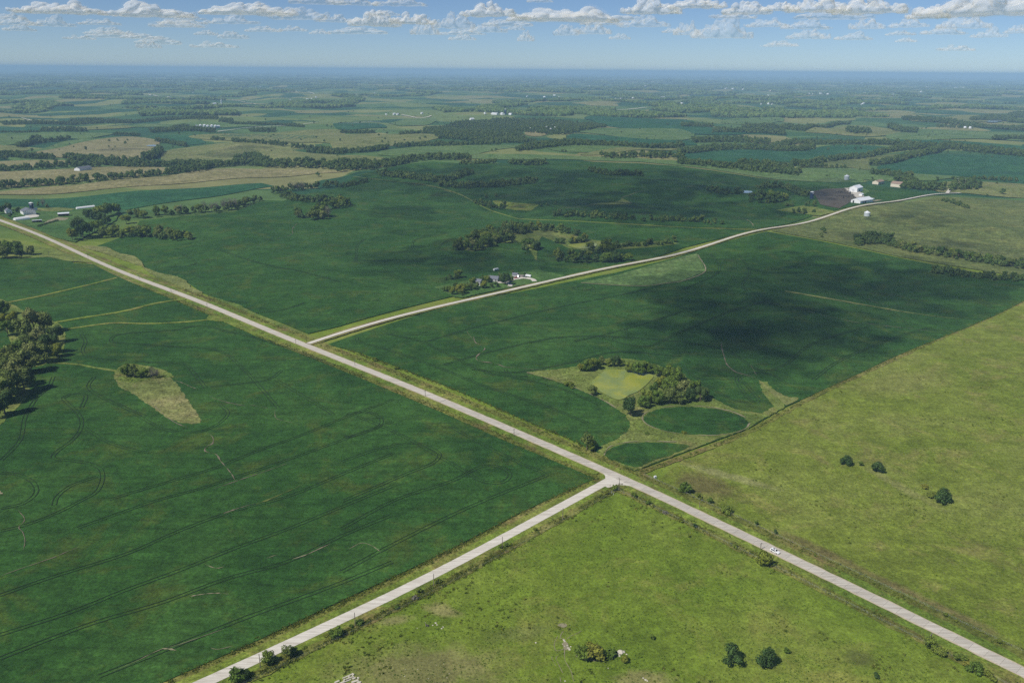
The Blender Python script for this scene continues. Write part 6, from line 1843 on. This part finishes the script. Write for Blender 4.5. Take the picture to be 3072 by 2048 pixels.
def trailer(px, py, rz, label, L=7.0, hh=2.5):
    p = at(px, py)
    e = empty('camper_trailer', (p.x, p.y, p.z + .9 + .0007 * p.xy.length), rz)
    sec = [[(x, -1.15, .5), (x, -1.2, 1.2), (x, -1.15, hh - .2), (x, -.9, hh), (x, .9, hh), (x, 1.15, hh - .2), (x, 1.2, 1.2), (x, 1.15, .5)] for x in (-L / 2, L / 2 - .5)] + [[(L / 2, -1.1, .8), (L / 2, -1.1, 1.2), (L / 2, -1.1, hh - .7), (L / 2, -.9, hh - .5), (L / 2, .9, hh - .5), (L / 2, 1.1, hh - .7), (L / 2, 1.1, 1.2), (L / 2, 1.1, .8)]]
    V, F = loft(sec); mesh_obj('body', V, F, 'car_white', e)
    for x in (-1.8, 1.2):
        V, F = box(x - .6, x + .6, -1.24, -1.18, 1.3, 1.95); mesh_obj('window', V, F, 'car_glass', e)
    for s in (-1, 1):
        V, F = cyl(.36, -.12, .12, 14); V = [(a, s * 1.05 + c, .36 + b) for a, b, c in V]; mesh_obj('wheel', V, F, 'tyre', e)
    V, F = box(L / 2, L / 2 + 1.0, -.1, .1, .5, .6); mesh_obj('drawbar', V, F, 'tyre', e)
    tag(e, label, 'trailer')
trailer(1585, 834, 2.6, 'white trailer behind the dark pickup by the lane')
trailer(1488, 815, ROW, 'white camper standing at the edge of the shaded field')

# ------------------------------------------------------------------ cattle
def cow_mesh():
    me = bpy.data.meshes.new('cow_src')
    V = [(0, 0, 1.05), (.45, 0, 1.08), (.85, 0, 1.12), (1.15, 0, 1.30), (1.4, 0, 1.28), (1.65, 0, 1.12), (-.45, 0, 1.06), (-.85, 0, 1.08),
         (.65, .2, .85), (.66, .22, .45), (.64, .22, .04), (.65, -.2, .85), (.72, -.22, .45), (.74, -.22, .04),
         (-.75, .2, .80), (-.68, .23, .50), (-.78, .23, .04), (-.75, -.2, .80), (-.66, -.23, .50), (-.74, -.23, .04), (-1.05, 0, 1.05), (-1.1, 0, .5)]
    E_ = [(0, 1), (1, 2), (2, 3), (3, 4), (4, 5), (0, 6), (6, 7), (1, 8), (8, 9), (9, 10), (1, 11), (11, 12), (12, 13), (7, 14), (14, 15), (15, 16), (7, 17), (17, 18), (18, 19), (7, 20), (20, 21)]
    R = [.40, .38, .30, .20, .17, .11, .40, .33, .17, .09, .07, .17, .09, .07, .18, .09, .07, .18, .09, .07, .05, .03]
    me.from_pydata(V, E_, [])
    o = bpy.data.objects.new('cow_src', me); COL.objects.link(o)
    o.modifiers.new('s', 'SKIN')
    for i, r in enumerate(R):
        me.skin_vertices[0].data[i].radius = (r, r * (1.15 if i < 8 else 1))
    me.skin_vertices[0].data[0].use_root = True
    o.modifiers.new('u', 'SUBSURF').levels = 1
    dg = bpy.context.evaluated_depsgraph_get()
    m2 = bpy.data.meshes.new_from_object(o.evaluated_get(dg))
    bpy.data.objects.remove(o)
    return m2
_cm = cow_mesh(); _cm.name = 'cow'
_cm.materials.clear(); _cm.materials.append(MATS['cow_black'])
_cp = _cm.copy(); _cp.materials.clear(); _cp.materials.append(MATS['cow_pale'])
spots = []
_rg = random.Random(4)
for cx, cy, n_, sx, sy in ((1030, 290, 14, 70, 30), (1110, 350, 10, 50, 40), (1030, 440, 14, 60, 18), (900, 310, 5, 50, 20), (1180, 400, 5, 30, 20), (870, 430, 3, 20, 10)):
    for _ in range(n_):
        spots.append((2380 + (cx + _rg.uniform(-sx, sx)) / 6.533, 530 + (cy + _rg.uniform(-sy, sy)) / 6.533))
for i, (px, py) in enumerate(spots):
    p = at(px, py)
    pale = i % 9 == 4
    o = link_mesh('cow', _cp if pale else _cm, None, (p.x, p.y, p.z + .8 + .0007 * p.xy.length), _rg.random() * 6.28)
    tag(o, 'pale cow standing in the muddy feedlot' if pale else 'black cow standing in the muddy feedlot', 'cow', 'pale cattle in the feedlot' if pale else 'black cattle in the feedlot')
# cattle on the tan hill
for i, (x, y) in enumerate([(725, 235), (745, 238), (760, 232), (830, 240), (860, 238), (880, 242), (905, 236), (935, 240), (960, 237), (990, 240), (1010, 236), (650, 228), (780, 225)]):
    p = at(x / 2.297, 350 + y / 2.297)
    o = link_mesh('cow', _cm, None, (p.x, p.y, p.z + .2 + .0006 * p.xy.length), _rg.random() * 6.28)
    tag(o, 'tiny black cow grazing on the far tan hill', 'cow', 'cattle grazing on the tan hill')

# ------------------------------------------------------------------ clouds
def cloud_mesh(seed, L=1.0, W=0.6, Hh=0.28, n=46, vox=0.018):
    """heap of billows over a flat base, welded into one closed skin"""
    rg = random.Random(seed)
    bm = bmesh.new()
    for i in range(n):
        x = rg.uniform(-.46, .46) * L
        y = rg.uniform(-.42, .42) * W
        k = max(.12, 1 - (x / (.5 * L)) ** 2 - .6 * (y / (.5 * W)) ** 2) * (.55 + .6 * rg.random())
        r = Hh * (.20 + .26 * rg.random()) * (.55 + .45 * min(1, k))
        z = r * .6 + max(0, (Hh * min(1.15, k) - 1.6 * r)) * rg.random() ** .7
        b0 = bmesh.ops.create_icosphere(bm, subdivisions=2, radius=r)
        for v in b0['verts']:
            v.co += Vector((x, y, z))
    # a core that ties the billows together
    b0 = bmesh.ops.create_icosphere(bm, subdivisions=3, radius=1)
    for v in b0['verts']:
        v.co = Vector((v.co.x * .36 * L, v.co.y * .36 * W, v.co.z * Hh * .20 + Hh * .20))
    me = bpy.data.meshes.new('cloud_src'); bm.to_mesh(me); bm.free()
    o = bpy.data.objects.new('cloud_src', me); COL.objects.link(o)
    md = o.modifiers.new('r', 'REMESH'); md.mode = 'VOXEL'; md.voxel_size = vox
    dg = bpy.context.evaluated_depsgraph_get()
    m2 = bpy.data.meshes.new_from_object(o.evaluated_get(dg))
    bpy.data.objects.remove(o)
    co = np.empty(len(m2.vertices) * 3); m2.vertices.foreach_get('co', co); co = co.reshape(-1, 3)
    nm = np.empty(len(m2.vertices) * 3); m2.vertices.foreach_get('normal', nm); nm = nm.reshape(-1, 3)
    for i in range(len(co)):
        q = Vector(co[i])
        dsp = .05 * (abs(noise.noise(q * 8 + Vector((seed, 0, 0)))) * 1.6 - .25) + .012 * noise.noise(q * 20 + Vector((0, seed, 0)))
        if co[i][2] < .06: dsp *= .3
        co[i] = co[i] + nm[i] * dsp
        if co[i][2] < .03: co[i][2] = .03 + (co[i][2] - .03) * .25
    m2.vertices.foreach_set('co', co.ravel())
    m2.polygons.foreach_set('use_smooth', [True] * len(m2.polygons)); m2.update()
    m2.name = 'cloud'
    return m2
PROTO = [cloud_mesh(s, L=1, W=w, Hh=hh) for s, w, hh in ((1, .6, .24), (2, .55, .28), (3, .7, .22), (4, .5, .34), (5, .6, .24), (6, .6, .28))]
def with_mat(me, m):
    c = me.copy(); c.materials.clear(); c.materials.append(MATS[m]); return c
THICK = [with_mat(m, 'cloud_thick') for m in PROTO]
MIST = [with_mat(m, 'cloud_mist') for m in PROTO]
THIN = [with_mat(m, 'cloud_thin') for m in PROTO]
def sky_spot(px, py, alt):
    d = ray(px, py)
    el = d.z / math.hypot(d.x, d.y)
    r = alt / el
    a = math.atan2(d.y, d.x)
    return Vector((r * math.cos(a), r * math.sin(a), CAMZ + alt)), r
CB = 1000.0
BIG = [(180, 45, 195, 40, 'bright puffy cloud at the upper left'), (448, 54, 200, 38, 'long low white cloud right of the upper left cloud'), (745, 48, 240, 48, 'large white cloud touching the top left of centre'), (1125, 82, 125, 40, 'grey based cloud left of the top centre'), (1240, 76, 120, 40, 'cloud overlapping the right of the grey based cloud'), (1465, 54, 145, 45, 'rounded white cloud near the top centre'), (1705, 68, 310, 50, 'longest white cloud right of the top centre'), (1955, 46, 150, 50, 'bright towering cloud right of the longest cloud'), (2090, 28, 150, 44, 'bright cloud cut by the top edge, right of centre'), (2235, 46, 115, 32, 'small white cloud below the top edge clouds at right'), (2450, 42, 150, 60, 'wide cloud at the top right with grey base'), (2600, 46, 180, 50, 'lumpy cloud right of the wide grey based cloud'), (2783, 60, 95, 42, 'small upright cloud second from the right edge'), (2960, 52, 280, 70, 'largest cloud in the upper right corner'), (2340, 36, 90, 36, 'hazy cloud between two right hand clouds'), (530, 84, 120, 26, 'thin pale cloud under the long low cloud at left')]
for i, (px, py, w, hgt, lab) in enumerate(BIG):
    pos, r = sky_spot(px, py, CB * random.uniform(.95, 1.05))
    s = w / FPX * math.hypot(r, 0) * 1.1
    k = (hgt / w) / .31
    o = link_mesh('cloud', THICK[i % 6] if i < 15 else THIN[0], None, pos, math.atan2(pos.y, pos.x) - math.pi / 2 + random.uniform(-.3, .3) + (math.pi if i % 2 else 0), (s, s * .9, s * k))
    link_mesh('mist', MIST[i % 6], o, (0, 0, -.02), 0.0, (1.10, 1.15, 1.22))
    tag(o, lab, 'cloud', 'white cumulus clouds above the horizon')
small = [(300, 77, 80, 15), (157, 82, 80, 20), (325, 107, 95, 22), (900, 62, 115, 24), (1000, 70, 80, 24), (1365, 90, 100, 38), (1275, 109, 65, 42), (1465, 100, 85, 26), (1577, 128, 40, 34), (1700, 109, 55, 22), (1780, 107, 80, 34), (1930, 84, 115, 27), (2060, 110, 60, 36), (2165, 120, 135, 46), (2425, 120, 90, 28), (2500, 60, 145, 18), (2598, 91, 70, 28), (2725, 85, 75, 20), (2890, 90, 100, 32), (2964, 115, 62, 18), (3050, 104, 50, 24), (960, 15, 120, 16), (1060, 18, 110, 22), (1200, 20, 120, 20), (20, 60, 70, 16), (60, 95, 60, 14), (790, 98, 80, 18), (1080, 104, 120, 14), (880, 96, 60, 14), (1620, 8, 60, 10), (2300, 84, 90, 22), (2830, 106, 90, 18), (620, 108, 50, 16), (700, 118, 60, 14), (240, 120, 60, 10), (1860, 120, 50, 14), (2020, 100, 50, 14), (2560, 122, 80, 16), (2700, 108, 60, 14), (430, 118, 80, 10), (2200, 58, 100, 18), (1150, 48, 80, 12), (2870, 30, 80, 20), (570, 62, 60, 14), (960, 105, 50, 16)]
_cr = random.Random(21)
small += [(_cr.uniform(-40, 3110), _cr.uniform(70, 165), _cr.uniform(40, 110), _cr.uniform(9, 22)) for _ in range(16)]
cv, cf = [], []
def add_cloud(me, M):
    o = len(cv)
    co = np.empty(len(me.vertices) * 3); me.vertices.foreach_get('co', co); co = co.reshape(-1, 3)
    Mn = np.array(M)
    co = co @ Mn[:3, :3].T + Mn[:3, 3]
    cv.extend(co.tolist())
    cf.extend([tuple(v + o for v in p.vertices) for p in me.polygons])
for i, (px, py, w, hgt) in enumerate(small):
    alt = CB * (1.0 + .35 * ((i * 7) % 5) / 5)
    pos, r = sky_spot(px, py, alt)
    s = w / FPX * r * 1.3
    k = (hgt / w) / .27
    M = Matrix.Translation(pos) @ Matrix.Rotation(math.atan2(pos.y, pos.x) - math.pi / 2 + random.uniform(-.4, .4), 4, 'Z') @ Matrix.Diagonal((s, s * .8, s * k, 1))
    add_cloud(THIN[i % 6], M)
o = mesh_obj('cloud_bank', cv, cf, 'cloud_thin', smooth=True)
tag(o, 'small hazy clouds scattered low over the horizon', kind='stuff')
# the clouds overhead whose shadows lie on the fields
cv, cf = [], []
OVER = [(2090, 1010, 146, .8), (2180, 1050, 146, .8), (2320, 1030, 169, .8), (2160, 930, 180, 1), (2420, 1010, 146, .8), (1180, 780, 130, .7), (1400, 740, 150, .7), (1100, 560, 228, 1), (1500, 580, 298, 1), (1700, 520, 262, 1), (1980, 530, 298, 1), (2150, 540, 262, 1), (1330, 560, 262, 1), (1660, 600, 298, 1), (1860, 610, 298, 1), (2200, 860, 214, 1.0), (2330, 800, 191, .9), (2480, 880, 248, 1.0), (2650, 850, 236, .9), (2820, 850, 214, .8), (2100, 960, 146, .8), (2270, 970, 191, .8), (2420, 960, 146, .6),
        (1300, 790, 190, .8), (1500, 790, 160, .8), (1200, 640, 158, .35), (1250, 700, 90, .4), (1560, 700, 120, .6), (1740, 770, 130, .5), (1900, 745, 150, .6),
        (1200, 520, 228, 1.0), (1400, 520, 280, 1.2), (1600, 540, 298, 1.2), (1850, 560, 332, 1.3), (2050, 580, 298, 1.1), (2250, 575, 298, 1.1), (2420, 575, 192, .9), (1750, 620, 280, .7), (1950, 640, 262, .7), (2180, 640, 228, .5),
        (2580, 715, 110, .35), (2750, 660, 140, .4), (2900, 745, 110, .3), (2500, 545, 110, .7),
        (350, 450, 160, 1.0), (700, 455, 200, 1.0)]
for i, (px, py, size, k) in enumerate(OVER):
    g = at(px, py)
    alt = 760 + 40 * (i % 3)
    c = g + TO_SUN * (alt / TO_SUN.z)
    M = Matrix.Translation(c) @ Matrix.Rotation(i * 1.7, 4, 'Z') @ Matrix.Diagonal((size, size * 1.25, size * .7, 1))
    add_cloud(THICK[i % 6], M)
o = mesh_obj('cloud_cover', cv, cf, 'cloud_dense')
tag(o, 'broken white clouds overhead, casting shadow on the fields', kind='stuff')

# ------------------------------------------------------------------ haze
t = NT('haze_air')
v = t.n('ShaderNodeVolumePrincipled')
v.inputs['Color'].default_value = (0.47, 0.71, 1.0, 1)
v.inputs['Density'].default_value = 0.000074
v.inputs['Anisotropy'].default_value = -0.15
t.l(v.outputs[0], t.out.inputs['Volume'])
V, F = box(-75000, 75000, -75000, 75000, -60, 262)
hz = mesh_obj('haze', V, F, 'haze_air')
tag(hz, 'blue summer haze over the land', kind='stuff')
